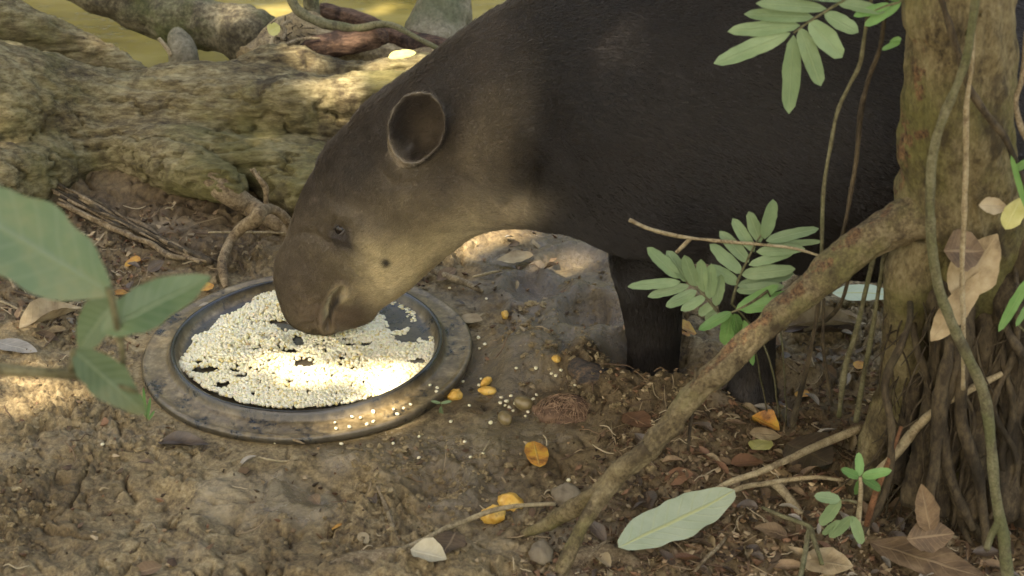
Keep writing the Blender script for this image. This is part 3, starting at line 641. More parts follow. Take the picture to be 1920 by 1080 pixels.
# spilled kernels one by one
kme = make_mesh('corn_kernel', KV * .82, KF, True, {'col': np.broadcast_to(np.array([.70, .64, .44]), KV.shape)}); kme.materials.append(kco)
RIMK = [(820, 727), (818, 734), (806, 722), (770, 758), (757, 765), (738, 767), (752, 757), (700, 790), (712, 783), (688, 795), (668, 790), (655, 800), (640, 797), (660, 781), (648, 806), (628, 792), (610, 798), (745, 776), (722, 779), (700, 772), (735, 757), (676, 783), (765, 748), (630, 803)]
GRK = [(899, 653), (909, 645), (897, 633), (968, 690), (737, 831), (786, 818), (871, 828), (785, 858), (1078, 722), (902, 710), (898, 722), (1005, 690), (940, 745), (950, 752), (958, 742), (947, 760), (966, 756), (972, 748), (938, 755), (955, 764), (962, 770), (990, 772), (1000, 765), (1004, 774), (985, 780), (1000, 748), (1006, 740), (1034, 700), (1052, 694), (1042, 704), (882, 857), (848, 700), (868, 715), (640, 832), (192, 833), (845, 790), (920, 792), (912, 560), (843, 540), (716, 605), (515, 830), (1066, 900), (905, 850), (880, 760)]
def put_kernel(p, label, group):
    o = bpy.data.objects.new('corn_kernel', kme); COL.objects.link(o); o.location = p
    o.rotation_euler = (random.uniform(-.5, .5), random.uniform(-.5, .5), random.uniform(0, 6.3)); s = random.uniform(.85, 1.25); o.scale = (s, s * random.uniform(.9, 1.2), s)
    tag(o, label, 'corn kernel', group)
for q in RIMK[:6] + RIMK[7::2]:
    p = PZ(*q, .02); r = math.hypot(p[0] - TRAY[0], p[1] - TRAY[1]); z = np.interp(r, [.2, .249, .252, .258, .262, .30, .31], [.02, .034, .034, .026, .0165, .0135, .012]); p = PZ(*q, z)
    put_kernel(p, 'pale corn kernel spilled on the tray rim, ' + ('in the scatter nearest the viewer' if q[0] < 680 else 'in the middle of the scatter' if q[0] < 735 else 'towards the fruit chunk' if q[0] < 790 else 'last ones beside the fruit chunk'), 'corn kernels on the tray rim')
for q in GRK:
    put_kernel(GH(*q, .003), 'pale corn kernel dropped on the mud ' + ('in the cluster round the brown nut' if 930 < q[0] < 1010 and 735 < q[1] < 790 else 'on the ridge beside the palm husk' if q[0] > 1000 and q[1] < 750 else 'below the near rim of the tray' if q[1] > 770 else 'behind the tray' if q[1] < 620 else 'just beyond the outer edge of the tray'), 'corn kernels dropped on the mud')
# ================================================================ WOOD MATERIALS
def bark(name, pale, mid, dark, moss, scale=9, mossy=(.5, .62), bdist=.006, stretch=(1, 1, 1), scar=False, spec=.25):
    M = Mat(name); co = M.co(stretch); n1 = M.noise(scale, 8, .72, co, .4); n2 = M.noise(scale * 7, 7, .75, co); n3 = M.noise(scale * .33, 5, .65)
    c = M.ramp(M.mix(.52, n1, n2), [(.38, dark), (.48, mid), (.60, pale)])
    c = M.mix(M.ramp(n3, [(mossy[0], 0.), (mossy[1], .8)]), c, M.ramp(n2, [(.3, tuple(.45 * x for x in moss)), (.65, moss)]))
    st = M.ramp(M.noise(scale * .55, 6, .7, M.co((1.3, 1, .8))), [(.53, 0.), (.64, .85)]); c = M.mix(st, c, dark)
    if scar:
        s = M.math('MULTIPLY', M.attr('scar', 'Fac'), M.ramp(M.noise(26, 6, .75), [(.45, .1), (.6, 1.)])); c = M.mix(M.ramp(s, [(.18, 0.), (.42, 1.)]), c, M.ramp(n2, [(.38, (.03, .018, .011)), (.52, (.135, .075, .034)), (.72, (.26, .165, .08))]))
    h = M.math('ADD', M.math('MULTIPLY', n2, .5), n1)
    return M.fin(c, .8, M.bump(M.noise(scale * 26, 5, .7, co), .8, .003, M.bump(h, .8, bdist)), spec)
m_log = bark('log_bark', (.31, .26, .14), (.13, .10, .048), (.030, .020, .011), (.135, .12, .038), 8, (.47, .63), .009, (.5, 1.3, 1.9))
m_moss = bark('mossy_bark', (.24, .21, .13), (.085, .07, .04), (.025, .02, .013), (.10, .125, .035), 12, (.5, .66), .005, (1, 1, 1))
m_dark = bark('rotten_wood', (.20, .12, .075), (.075, .042, .026), (.018, .011, .008), (.10, .07, .04), 14, (.6, .8), .008, (.5, 2, 2))
m_grey = bark('grey_stump', (.30, .26, .18), (.17, .15, .095), (.06, .05, .03), (.10, .115, .06), 12, (.45, .6), .005)
m_root = bark('root_bark', (.34, .26, .155), (.17, .12, .065), (.05, .033, .02), (.15, .13, .06), 22, (.6, .75), .003)
m_darkroot = bark('dark_root', (.12, .09, .05), (.055, .04, .023), (.016, .012, .007), (.07, .062, .028), 14, (.55, .7), .006, (1, 1, .5))
m_trunk = bark('tree_bark', (.27, .22, .115), (.15, .115, .055), (.045, .032, .017), (.14, .13, .038), 19, (.45, .62), .008, (1, 1, .55), True)
m_branch = bark('root_limb_bark', (.26, .205, .11), (.14, .104, .052), (.045, .03, .016), (.16, .145, .05), 26, (.48, .64), .005, (1, 1, 1), True)
m_twig = bark('twig_bark', (.38, .31, .2), (.22, .165, .095), (.08, .055, .03), (.2, .17, .09), 40, (.6, .75), .001)
m_vine = bark('vine_skin', (.22, .20, .115), (.135, .12, .062), (.055, .045, .026), (.12, .125, .05), 30, (.45, .6), .001)
m_tan = bark('dry_stem', (.46, .38, .24), (.32, .25, .14), (.13, .09, .05), (.3, .25, .13), 40, (.6, .75), .001)

def thing_tube(name, rows, mat, label, cat, group=None, ns=20, **kw):
    V, F = rough_tube(rows, ns=ns, **kw); return tag(link(name, make_mesh(name, V, F), mat), label, cat, group)
def gtube(name, pts, mat, label, cat, group=None, ns=8, wob=.003, seed=0, rad_px=4, lift=.004):
    """a stick lying on the mud through picture points (px,py[,half width px[,lift]])"""
    c = []
    for q in pts:
        h = q[2] if len(q) > 2 else rad_px; l = q[3] if len(q) > 3 else lift
        p = GH(q[0], q[1], l); c.append([*p, h * depth(p) / FPX])
    V, F = tube(c, 6, ns, wob, seed); return tag(link(name, make_mesh(name, V, F), mat), label, cat, group)

def gctrl(rows):
    """rows px,py,half width px,height above the mud -> x,y,z,r"""
    c = []
    for px, py, h, l in rows: p = GH(px, py, l); c.append([*p, h * depth(p) / FPX])
    return np.array(c)
# ================================================================ BIG ROOT LOG
B = MB()
def add_pt(rows, ns=40, step=8): S = spline(pxctrl(rows), step); B.add(*loft(tube_rings(S[:, :3], np.maximum(S[:, 3], .002), ns)))
add_pt([(-330, 240, 3.90, 200), (-150, 232, 3.92, 185), (0, 222, 3.96, 148), (120, 236, 4.0, 122), (230, 250, 4.02, 112), (330, 250, 4.02, 124), (430, 250, 4.02, 128), (540, 262, 4.02, 130), (650, 270, 4.02, 118), (760, 280, 4.02, 118), (900, 300, 4.0, 118), (1040, 320, 4.0, 100), (1100, 330, 4.0, 60)])
add_pt([(-200, -20, 4.22, 70), (-60, 30, 4.22, 62), (30, 55, 4.21, 56), (110, 80, 4.2, 46), (180, 100, 4.18, 34), (240, 128, 4.15, 22), (300, 160, 4.1, 12)])
add_pt([(440, 165, 4.1, 44), (500, 138, 4.12, 46), (545, 134, 4.13, 46), (600, 148, 4.13, 40), (660, 150, 4.13, 36), (730, 140, 4.12, 34), (800, 128, 4.12, 32), (880, 125, 4.1, 32), (960, 130, 4.1, 26)])
add_pt([(470, 205, 3.96, 60), (560, 190, 3.95, 56), (600, 184, 3.95, 36), (660, 182, 3.95, 40), (740, 178, 3.95, 38), (830, 175, 3.95, 38), (960, 180, 3.95, 36)])
add_pt([(-200, 400, 3.66, 80), (-40, 350, 3.70, 75), (70, 320, 3.78, 52), (170, 305, 3.90, 44)])
add_pt([(200, 280, 3.92, 36), (290, 300, 3.84, 46), (360, 322, 3.76, 44), (420, 345, 3.70, 36), (455, 362, 3.68, 22)])
add_pt([(-120, 290, 3.84, 90), (40, 290, 3.88, 74), (180, 285, 3.91, 60), (320, 285, 3.87, 56), (440, 305, 3.82, 52), (540, 320, 3.82, 60), (660, 345, 3.80, 60)])
add_pt([(480, 300, 3.86, 50), (540, 345, 3.78, 60), (600, 375, 3.72, 60), (670, 400, 3.70, 55), (760, 430, 3.70, 50)])
lv, lf = remesh(B.verts(), B.faces(), .0066, 40); ln = vnormals(lv, lf)
wl_ = lv + .03 * np.stack([noise3(lv * 6), noise3(lv * 6 + 5), noise3(lv * 6 + 9)], 1)
d = .012 * fbm(lv * np.array([2.6, 6, 6]) + 3, 3) + .0055 * (fbm(wl_ * np.array([3.5, 20, 26]) + 8, 4, .6, ridge=True) - .6) + .0045 * fbm(wl_ * np.array([16, 40, 44]), 4, .6) - .004 + .003 * fbm(lv * 55, 3)
crk = fbm(lv * np.array([5, 12, 15]) + 30, 3); d -= .018 * np.exp(-(crk / .05) ** 2) * sstep(.27, .12, lv[:, 2])
lv = lv + ln * d[:, None]
LOG = empty('fallen_tree', PZ(300, 330, 0), 'massive lumpy pale trunk lying along the bank behind the tapir\'s head', 'fallen tree')
link('trunk', make_mesh('trunk', lv, lf), m_log, LOG)
V, F = rough_tube(None, ctrl=np.concatenate([pxctrl([(372, 322, 3.74, 18), (396, 338, 3.70, 22)]), gctrl([(420, 356, 24, .06), (442, 371, 22, .045), (470, 388, 19, .03), (510, 410, 18, .022), (536, 426, 19, .018), (548, 434, 12, .015)])]), ns=24, lump=.004, grain=.0015); link('root', make_mesh('root', V, F), m_root, LOG)
# knotted root
KR = empty('knotted_root', GH(430, 500), 'thin knotted grey root looping over the log foot beside the tapir snout', 'root')
for rows in ([(476, 318, 3, .16), (484, 333, 4, .15), (497, 352, 5, .13), (499, 378, 5, .10), (500, 392, 5, .085)], [(470, 318, 2, .16), (480, 330, 3, .15)], [(486, 322, 2, .16), (484, 334, 3, .15)],
             [(545, 442, 8, .01), (543, 422, 9, .04), (528, 402, 9, .07), (505, 391, 10, .085), (488, 398, 13, .085), (478, 412, 14, .075), (455, 426, 11, .06), (436, 446, 10, .045), (424, 470, 9, .035), (416, 495, 9, .025), (420, 520, 8, .012), (424, 540, 5, 0)]):
    V, F = rough_tube(None, ctrl=gctrl(rows), ns=12, lump=.002, lf=25, grain=.0008); link('root', make_mesh('root', V, F), m_root, KR)
# fibrous root bundle
RB = empty('root_bundle', GH(250, 420), 'bundle of thin stringy roots running down from the log to the mud', 'roots')
r2 = np.random.default_rng(5)
spine = np.array([(60, 325), (110, 350), (160, 378), (215, 405), (270, 432), (320, 458), (370, 476), (412, 492)], float)
for k in range(15):
    t0, t1 = r2.uniform(0, .25), r2.uniform(.75, 1.); off = r2.normal(0, 11); o2 = off * r2.uniform(.1, .9); c = []
    for t in np.linspace(t0, t1, 8):
        x = np.interp(t, np.linspace(0, 1, 8), spine[:, 0]); y = np.interp(t, np.linspace(0, 1, 8), spine[:, 1]) + off * (1 - t) + o2 * t * .6 + r2.normal(0, 2.5)
        p = GH(x, y, .03 + .012 * r2.random() - .02 * t); p[1] -= .01; c.append([*p, r2.uniform(1.5, 4.) * 3.9 / FPX * (1.7 if k < 3 else 1)])
    V, F = tube(c, 5, 7, .004, k); link('root', make_mesh('root', V, F), m_root if k % 3 else m_darkroot, RB)

# ================================================================ FAR BANK ROW: logs, stump, sticks
thing_tube('mossy_log', [(60, -70, 4.95, 40), (180, -30, 4.9, 44), (280, 12, 4.85, 50), (360, 38, 4.8, 54), (430, 58, 4.74, 55), (480, 72, 4.7, 53), (505, 78, 4.68, 40), (514, 80, 4.67, 20)], m_moss, 'dark mossy log sloping down over the creek edge', 'log', ns=56, lump=.02, lf=7, grain=.004)
thing_tube('wooden_post', [(345, 125, 4.62, 26), (343, 100, 4.63, 25), (338, 78, 4.65, 23), (332, 62, 4.68, 18)], m_grey, 'short grey stump standing in the water under the mossy log', 'stump', ns=28, lump=.008)
thing_tube('wooden_stake', [(322, 104, 4.6, 4), (308, 84, 4.62, 4), (298, 72, 4.63, 4)], m_tan, 'pale stick poking up beside the grey stump', 'stick', ns=8, lump=.001)
thing_tube('rotten_log', [(556, 100, 4.36, 6), (575, 96, 4.36, 18), (610, 88, 4.36, 22), (660, 78, 4.36, 23), (705, 72, 4.36, 20), (728, 70, 4.36, 8)], m_dark, 'dark rotten log end lit on its splintered top', 'log', ns=40, lump=.014, lf=14, grain=.008, gf=50)
thing_tube('rotten_log', [(598, 18, 4.62, 12), (612, 22, 4.62, 16), (650, 36, 4.60, 18), (700, 52, 4.56, 18), (760, 74, 4.5, 20), (830, 95, 4.45, 22), (920, 120, 4.4, 20)], m_dark, 'reddish brown rotten log slanting behind the pale curved vine', 'log', ns=36, lump=.012, lf=12, grain=.006, gf=45)
thing_tube('tree_stump', [(815, 110, 4.62, 62), (816, 82, 4.63, 58), (822, 50, 4.66, 48), (832, 10, 4.70, 44), (840, -40, 4.75, 42), (846, -120, 4.82, 38)], m_grey, 'grey green tree base standing in the creek beyond the tapir\'s neck', 'tree', ns=44, lump=.02, lf=8)
thing_tube('stake', [(865, 22, 4.75, 3), (866, 0, 4.76, 4), (870, -40, 4.78, 5)], m_grey, 'thin pale branch hanging beside the stump in the creek', 'branch', ns=8, lump=.001)
thing_tube('curved_vine', [(530, -40, 4.45, 8), (545, -5, 4.44, 9), (560, 20, 4.42, 9), (590, 38, 4.40, 9), (630, 49, 4.38, 9), (670, 53, 4.36, 8), (705, 46, 4.34, 7), (728, 46, 4.32, 6), (750, 54, 4.3, 6), (790, 75, 4.27, 5), (825, 93, 4.25, 5), (870, 115, 4.22, 4)], m_vine, 'long pale vine curving over the rotten logs towards the tapir', 'vine', ns=14, lump=.002, lf=20, grain=.0008)
thing_tube('wooden_post', [(588, 70, 4.56, 11), (586, 30, 4.57, 11), (582, -10, 4.58, 12), (578, -60, 4.6, 12)], m_moss, 'greenish upright stem behind the curved vine', 'stem', ns=18, lump=.004)
thing_tube('stick', [(498, 118, 4.3, 5), (508, 85, 4.33, 5), (518, 55, 4.36, 4), (524, 35, 4.38, 3)], m_tan, 'pale upright stick by the end of the mossy log', 'stick', ns=8, lump=.001)
thing_tube('twig', [(520, 95, 4.30, 3), (548, 78, 4.32, 3), (575, 72, 4.33, 3), (600, 72, 4.33, 2)], m_twig, 'thin brown twig lying left of the rotten log', 'twig', ns=8, lump=.001)
thing_tube('twig', [(528, 75, 4.32, 3), (534, 60, 4.34, 4), (530, 48, 4.35, 3), (538, 42, 4.36, 3), (546, 40, 4.37, 2)], m_twig, 'small crooked twig beside the upright stick', 'twig', ns=8, lump=.001)
V, F = [], None
rt = MB(); r3 = np.random.default_rng(8)
for k in range(40):
    x, y = r3.uniform(500, 590), r3.uniform(45, 112); Y = 4.4 + r3.uniform(-.06, .06); a = r3.uniform(0, 6.3); L = r3.uniform(8, 30); x2, y2 = x + L * math.cos(a), y + L * math.sin(a) * .6
    rt.add(*tube(pxctrl([(x, y, Y, 1.2), ((x + x2) / 2 + r3.normal(0, 4), (y + y2) / 2, Y - .01, 1.3), (x2, y2, Y + r3.normal(0, .02), .8)]), 3, 5))
tag(link('root_tangle', rt.mesh('root_tangle'), m_darkroot), 'tangle of fine dark rootlets between the mossy log and the vine', kind='stuff')
bk = MB(); S = pxctrl([(470, 120, 4.42, 40), (540, 80, 4.5, 48), (620, 88, 4.48, 40), (760, 120, 4.46, 40), (900, 140, 4.4, 40)]); V, F = rough_tube(None, ctrl=S, ns=40, lump=.04, lf=7, grain=.006)
tag(link('bank', make_mesh('bank', V, F), mud), 'low muddy bank between the trunk and the creek', kind='structure')

# ================================================================ TREE ON THE RIGHT
def scar_attr(V, lines): 
    p = proj(V); s = np.zeros(len(V))
    for ln_, r in lines: s = np.maximum(s, np.exp(-(seg_d(p, ln_) / r) ** 2))
    return s
tb_ = GH(1780, 900); TREE = empty('tree', tb_, 'mossy tree with arching roots standing in front of the tapir\'s flank', 'tree')
rows = [(1860, 900, 2.80, 170), (1850, 780, 2.78, 150), (1838, 660, 2.74, 138), (1826, 560, 2.70, 130), (1812, 460, 2.66, 124), (1800, 380, 2.62, 112), (1796, 300, 2.60, 104), (1795, 200, 2.58, 100), (1797, 100, 2.58, 100), (1799, 0, 2.58, 101), (1800, -120, 2.58, 102)]
C0 = pxctrl(rows); top = C0[-1]; ctrl = np.concatenate([C0, [[top[0] + .02, 2.6, 2.0, .085], [top[0] - .05, 2.55, 3.2, .08], [top[0] - .3, 2.2, 4.6, .07], [top[0] - .8, 1.6, 6.2, .05]]])
V, F = rough_tube(None, ctrl=ctrl, step=34, ns=110, lump=.012, lf=9, grain=.0045, gf=30, stretch=.2)
dk = np.zeros(len(V))
link('trunk', make_mesh('trunk', V, F, True, {'scar': scar_attr(V, [([(1722, 80), (1725, 150), (1722, 175)], 14), ([(1680, 215), (1700, 260), (1690, 300), (1678, 340), (1660, 380)], 16), ([(1720, 255), (1735, 250)], 8)])}), m_trunk, TREE)
brS = [(1780, 360, 2.60, 80), (1720, 405, 2.585, 62), (1670, 425, 2.575, 50), (1610, 466, 2.56, 43), (1540, 524, 2.545, 38), (1460, 590, 2.53, 35), (1390, 655, 2.515, 33), (1320, 722, 2.50, 30), (1260, 790, 2.49, 28), (1205, 850, 2.48, 27), (1165, 890, 2.47, 26), (1130, 930, 2.455, 20), (1095, 985, 2.43, 19), (1070, 1030, 2.41, 19), (1050, 1075, 2.39, 18)]
brS = [(x, y, Y, h * (.78 if x > 1500 else .74)) for x, y, Y, h in brS]
V, F = rough_tube(brS, step=14, ns=48, lump=.006, lf=22, grain=.003, gf=60, stretch=.2, seed=3)
link('root', make_mesh('root', V, F, True, {'scar': scar_attr(V, [([(1660, 385), (1600, 440), (1540, 500), (1490, 545)], 15), ([(1470, 560), (1420, 610), (1360, 660)], 14), ([(1350, 670), (1300, 720)], 9)])}), m_branch, TREE)
V, F = rough_tube([(1215, 838, 2.475, 16), (1170, 880, 2.47, 18), (1120, 922, 2.48, 18), (1070, 955, 2.5, 17), (1020, 985, 2.52, 12), (980, 1002, 2.53, 7)], step=10, ns=28, lump=.005, lf=18, grain=.0015, seed=5); link('root', make_mesh('root', V, F), m_branch, TREE)
V, F = rough_tube([(1740, 440, 2.60, 55), (1712, 520, 2.60, 52), (1700, 600, 2.62, 44), (1692, 680, 2.64, 40), (1678, 750, 2.65, 38), (1658, 810, 2.66, 36), (1640, 860, 2.67, 36), (1622, 920, 2.67, 40)], step=10, ns=40, lump=.006, lf=12, grain=.002, gf=45, seed=7); link('root', make_mesh('root', V, F), m_trunk, TREE)
for k, rw in enumerate([[(1760, 430, 2.67, 22), (1760, 540, 2.58, 27), (1765, 640, 2.57, 24), (1752, 740, 2.57, 22), (1735, 830, 2.57, 24), (1712, 940, 2.57, 26)], [(1800, 490, 2.66, 22), (1800, 600, 2.57, 27), (1798, 700, 2.56, 26), (1780, 800, 2.55, 24), (1765, 900, 2.55, 26), (1750, 960, 2.54, 28)],
                          [(1850, 510, 2.66, 20), (1850, 620, 2.57, 25), (1845, 720, 2.56, 22), (1832, 820, 2.55, 26), (1815, 960, 2.54, 30)], [(1905, 450, 2.67, 40), (1905, 560, 2.58, 50), (1900, 680, 2.57, 34), (1890, 800, 2.55, 30), (1880, 960, 2.53, 34)], [(1720, 590, 2.71, 14), (1720, 700, 2.62, 17), (1700, 800, 2.61, 16), (1680, 900, 2.6, 18)], [(1960, 390, 2.69, 60), (1960, 500, 2.6, 75), (1965, 700, 2.58, 50), (1960, 980, 2.52, 60)]]):
    V, F = rough_tube(rw, step=10, ns=28, lump=.008, lf=16, grain=.003, gf=50, seed=20 + k); link('root', make_mesh('root', V, F), m_darkroot, TREE)
cr = link('crown', make_mesh('crown', crownV, crownF, False), canopy_mat, TREE); tag(cr, kind='stuff')
r5 = np.random.default_rng(15)
for k in range(12):
    x = r5.uniform(1700, 1930); y = r5.uniform(540, 680); Y = 2.56 - r5.uniform(.0, .045); h = r5.uniform(4, 14); dr = r5.normal(-25, 85)
    rw = [(x - 8, y - 90, Y + .09, h * .8), (x, y, Y, h * .7), (x + dr * .2 + r5.normal(0, 20), y + 110, Y - .01, h), (x + dr * .6 + r5.normal(0, 26), y + 210, Y - .015, h * .8), (x + dr + r5.normal(0, 24), y + 320, Y - .02, h * .8), (x + dr * 1.2, y + 420, Y - .03, h * .5)]
    V, F = rough_tube(rw, step=8, ns=14, lump=.004, lf=22, grain=.0015, gf=60, seed=40 + k); link('root', make_mesh('root', V, F), m_darkroot, TREE)
# rootlets round its foot
rt = MB()
for k in range(240):
    x, y = r3.uniform(1660, 1950), r3.uniform(560, 1000); Y = 2.545 + r3.uniform(-.02, .03) + (.06 if x < 1720 else 0); L = r3.uniform(30, 140); a = r3.normal(1.75, .35); x2, y2 = x + L * math.cos(a), y + L * math.sin(a)
    rt.add(*tube(pxctrl([(x, y, Y, 1.5), ((x + x2) / 2 + r3.normal(0, 8), (y + y2) / 2, Y - .012, 2.), (x2, y2, Y - .01, 1.)]), 4, 5))
tag(link('root_tangle', rt.mesh('root_tangle'), m_darkroot), 'mat of fine dark rootlets hanging round the tree foot', kind='stuff')

# vines and hanging stalks
VL = [('vine', [(1840, -60, 2.44, 8), (1826, 20, 2.44, 8), (1812, 110, 2.44, 9), (1790, 170, 2.44, 9), (1765, 230, 2.44, 9), (1748, 300, 2.44, 9), (1744, 380, 2.44, 9), (1747, 450, 2.44, 10), (1758, 530, 2.44, 10), (1782, 600, 2.44, 10), (1815, 670, 2.44, 11), (1845, 740, 2.44, 11), (1857, 820, 2.43, 11), (1866, 920, 2.41, 11), (1880, 1000, 2.40, 12), (1892, 1100, 2.38, 12)], m_vine, 'longest grey green vine winding down the front of the tree to the ground'),
      ('vine', [(1872, 980, 2.40, 8), (1858, 1005, 2.4, 8), (1850, 1030, 2.39, 7)], m_vine, 'short side shoot near the foot of the long vine'),
      ('vine', [(1752, -40, 2.47, 7), (1778, 40, 2.47, 7), (1800, 110, 2.47, 7), (1815, 160, 2.47, 7), (1850, 215, 2.47, 7), (1885, 260, 2.48, 7), (1905, 310, 2.48, 8), (1930, 380, 2.48, 8)], m_darkroot, 'dark vine crossing the trunk downward to the tree edge'),
      ('vine', [(1830, -40, 2.465, 4), (1822, 120, 2.465, 4), (1812, 200, 2.465, 5), (1811, 300, 2.465, 5), (1808, 400, 2.465, 5), (1804, 500, 2.465, 5), (1806, 620, 2.465, 5), (1806, 730, 2.48, 4)], m_tan, 'thin straight tan vine hanging down the trunk'),
      ('hanging_root', [(1640, -40, 2.6, 4), (1622, 60, 2.6, 4), (1612, 120, 2.6, 4), (1590, 165, 2.6, 4), (1570, 210, 2.6, 4), (1556, 280, 2.6, 4), (1546, 340, 2.6, 4), (1542, 400, 2.6, 4), (1541, 470, 2.6, 4), (1538, 540, 2.6, 4)], m_vine, 'thin olive stalk hanging in front of the tapir flank, the one farther from the trunk'),
      ('hanging_root', [(1672, -50, 2.61, 4), (1660, 20, 2.61, 4), (1650, 90, 2.61, 5), (1628, 150, 2.61, 5), (1614, 210, 2.61, 5), (1610, 250, 2.61, 5), (1604, 310, 2.61, 4), (1592, 380, 2.61, 4), (1578, 450, 2.61, 4)], m_darkroot, 'thin brown stalk hanging in front of the tapir flank next to the trunk'),
      ('hanging_root', [(1640, 470, 2.62, 5), (1620, 560, 2.62, 5), (1606, 620, 2.63, 6), (1585, 690, 2.65, 6), (1573, 780, 2.68, 5)], m_vine, 'olive stalk dropping from the arching root to the mud with a bend'),
      ('hanging_root', [(1540, 530, 2.6, 4), (1530, 600, 2.61, 4), (1515, 680, 2.63, 5), (1500, 740, 2.65, 5), (1485, 800, 2.66, 5)], m_darkroot, 'brown stalk dropping from the middle of the arching root to the litter'),
      ('hanging_root', [(1545, 560, 2.62, 3), (1543, 640, 2.63, 3), (1550, 700, 2.65, 3), (1560, 760, 2.67, 3)], m_darkroot, 'thread thin dark rootlet under the arching root'),
      ('hanging_root', [(1660, 470, 2.61, 5), (1645, 560, 2.62, 5), (1632, 640, 2.63, 5), (1620, 700, 2.65, 5), (1605, 790, 2.67, 5)], m_vine, 'olive stalk hanging beside the prop root of the tree'),
      ('hanging_root', [(1600, 480, 2.63, 4), (1580, 560, 2.66, 4), (1550, 600, 2.7, 4), (1510, 620, 2.76, 4)], m_darkroot, 'dark bent rootlet reaching back from the arching root'),
      ('hanging_root', [(1305, 690, 2.50, 2.5), (1300, 750, 2.495, 3), (1294, 800, 2.49, 3), (1290, 845, 2.485, 2)], m_darkroot, 'short rootlet hanging from the lower half of the arching root'),
      ('vine', [(1925, 60, 2.5, 7), (1918, 140, 2.5, 6), (1905, 190, 2.5, 5), (1915, 240, 2.5, 6), (1940, 290, 2.5, 6)], m_twig, 'brown twiggy vine behind the far edge of the trunk'),
      ('stick', [(1630, 900, 2.58, 8), (1680, 850, 2.56, 9), (1720, 800, 2.545, 9), (1760, 765, 2.53, 8), (1820, 730, 2.52, 7), (1880, 700, 2.52, 5)], m_tan, 'pale broken stick leaning across the dark roots of the tree'),
      ('stick', [(1624, 985, 2.50, 5), (1640, 930, 2.50, 6), (1660, 880, 2.51, 5), (1690, 800, 2.52, 4)], bark('red_stem', (.32, .15, .07), (.2, .09, .04), (.09, .04, .02), (.2, .1, .05), 40), 'reddish stem standing behind the green seedling')]
for nme, rw, mt, lb in VL:
    rw = [(*q[:3], q[3] * .95) for q in rw]; thing_tube(nme, rw, mt, lb, 'vine' if nme == 'vine' else ('hanging root' if nme == 'hanging_root' else 'stick'), ns=10, lump=.0015, lf=25, grain=.0005)

# ================================================================ LEAVES
def blade(L, Wd, nx=14, ny=6, p=.85, q=.8, fold=.12, droop=.1, curl=0., wavy=0., seed=0, tipcut=0.):
    s = np.linspace(0, 1, nx); t = np.linspace(-1, 1, ny + 1 if ny % 2 == 0 else ny); S, Tt = np.meshgrid(s, t, indexing='ij')
    w = np.clip(np.sin(np.pi * np.clip(S, 1e-4, 1 - tipcut * .0) ** p), 0, 1) ** q * Wd / 2; w = np.maximum(w, Wd * .012)
    x = S * L; y = Tt * w; z = fold * np.abs(y) - droop * L * S ** 2 + curl * (y / (Wd / 2)) ** 2 * Wd
    if wavy:
        n = noise3(np.stack([x.ravel() * 3.2 / L, y.ravel() * 3.2 / L, np.full(x.size, seed * 3.7 + .5)], 1)).reshape(x.shape); z = z + wavy * L * n
        y = y * (1 + .18 * noise3(np.stack([x.ravel() * 7 / L, np.sign(Tt).ravel() * 2.3, np.full(x.size, seed * 1.7)], 1)).reshape(x.shape))
    V = np.stack([x, y, z], -1).reshape(-1, 3); return V, [grid_faces(nx, len(t), False)[:, ::-1]], np.stack([S.ravel(), Tt.ravel(), S.ravel() * 0], 1)
def leaf_mesh(name, mat, **k):
    V, F, uv = blade(**k); m = make_mesh(name, V, F, True); a = m.attributes.new('luv', 'FLOAT_VECTOR', 'POINT'); a.data.foreach_set('vector', uv.astype(np.float32).ravel()); m.materials.append(mat); return m
def frame(base, tip, up):
    x = np.array(tip) - base; L = np.linalg.norm(x); x /= L; z = np.array(up, float); z -= x * (z @ x); z /= np.linalg.norm(z); y = np.cross(z, x)
    return L, Matrix(((x[0], y[0], z[0], base[0]), (x[1], y[1], z[1], base[1]), (x[2], y[2], z[2], base[2]), (0, 0, 0, 1)))
def leaf_at(name, base, tip, wd, mat, up=(0, 0, 1), parent=None, **k):
    L, Mx = frame(base, tip, up); o = bpy.data.objects.new(name, leaf_mesh(name, mat, L=L, Wd=wd, **k)); COL.objects.link(o)
    if parent: o.parent = parent; o.matrix_parent_inverse = parent.matrix_world.inverted()
    o.matrix_world = Mx; return o
TOCAM = np.array([0, -.75, .65])
g_fern = leaf_mat('leaflet_green', [(.3, (.17, .25, .115)), (.55, (.225, .31, .15)), (.75, (.29, .37, .19))], (.26, .34, .17), .45, .3, .12, 18, .4)
g_young = leaf_mat('young_leaf', [(.3, (.10, .22, .06)), (.7, (.17, .31, .095))], (.2, .33, .11), .45, .3, .15)
g_big = leaf_mat('broad_leaf', [(.3, (.075, .125, .06)), (.48, (.105, .155, .072)), (.60, (.165, .185, .085)), (.72, (.25, .20, .09))], (.18, .23, .13), .42, .25, .45, 11, .45)
g_pale = leaf_mat('pale_underside', [(.3, (.36, .42, .27)), (.7, (.46, .51, .35))], (.46, .46, .18), .55, .1, .15)
l_brown = leaf_mat('dead_brown', [(.3, (.065, .04, .022)), (.5, (.135, .085, .044)), (.72, (.24, .16, .085))], (.26, .18, .10), .7, .08, .3, 30)
l_dark = leaf_mat('dead_dark', [(.3, (.035, .024, .016)), (.7, (.10, .068, .042))], (.12, .085, .05), .45, .03, .3, 30, .5)
l_tan = leaf_mat('dead_tan', [(.32, (.16, .11, .055)), (.5, (.31, .23, .125)), (.72, (.44, .35, .21))], (.33, .25, .14), .7, .1, .25, 30)
l_orange = leaf_mat('dead_orange', [(.32, (.16, .06, .02)), (.48, (.48, .21, .04)), (.62, (.58, .34, .05)), (.75, (.25, .10, .03))], (.5, .33, .10), .5, .15, .2, 40)
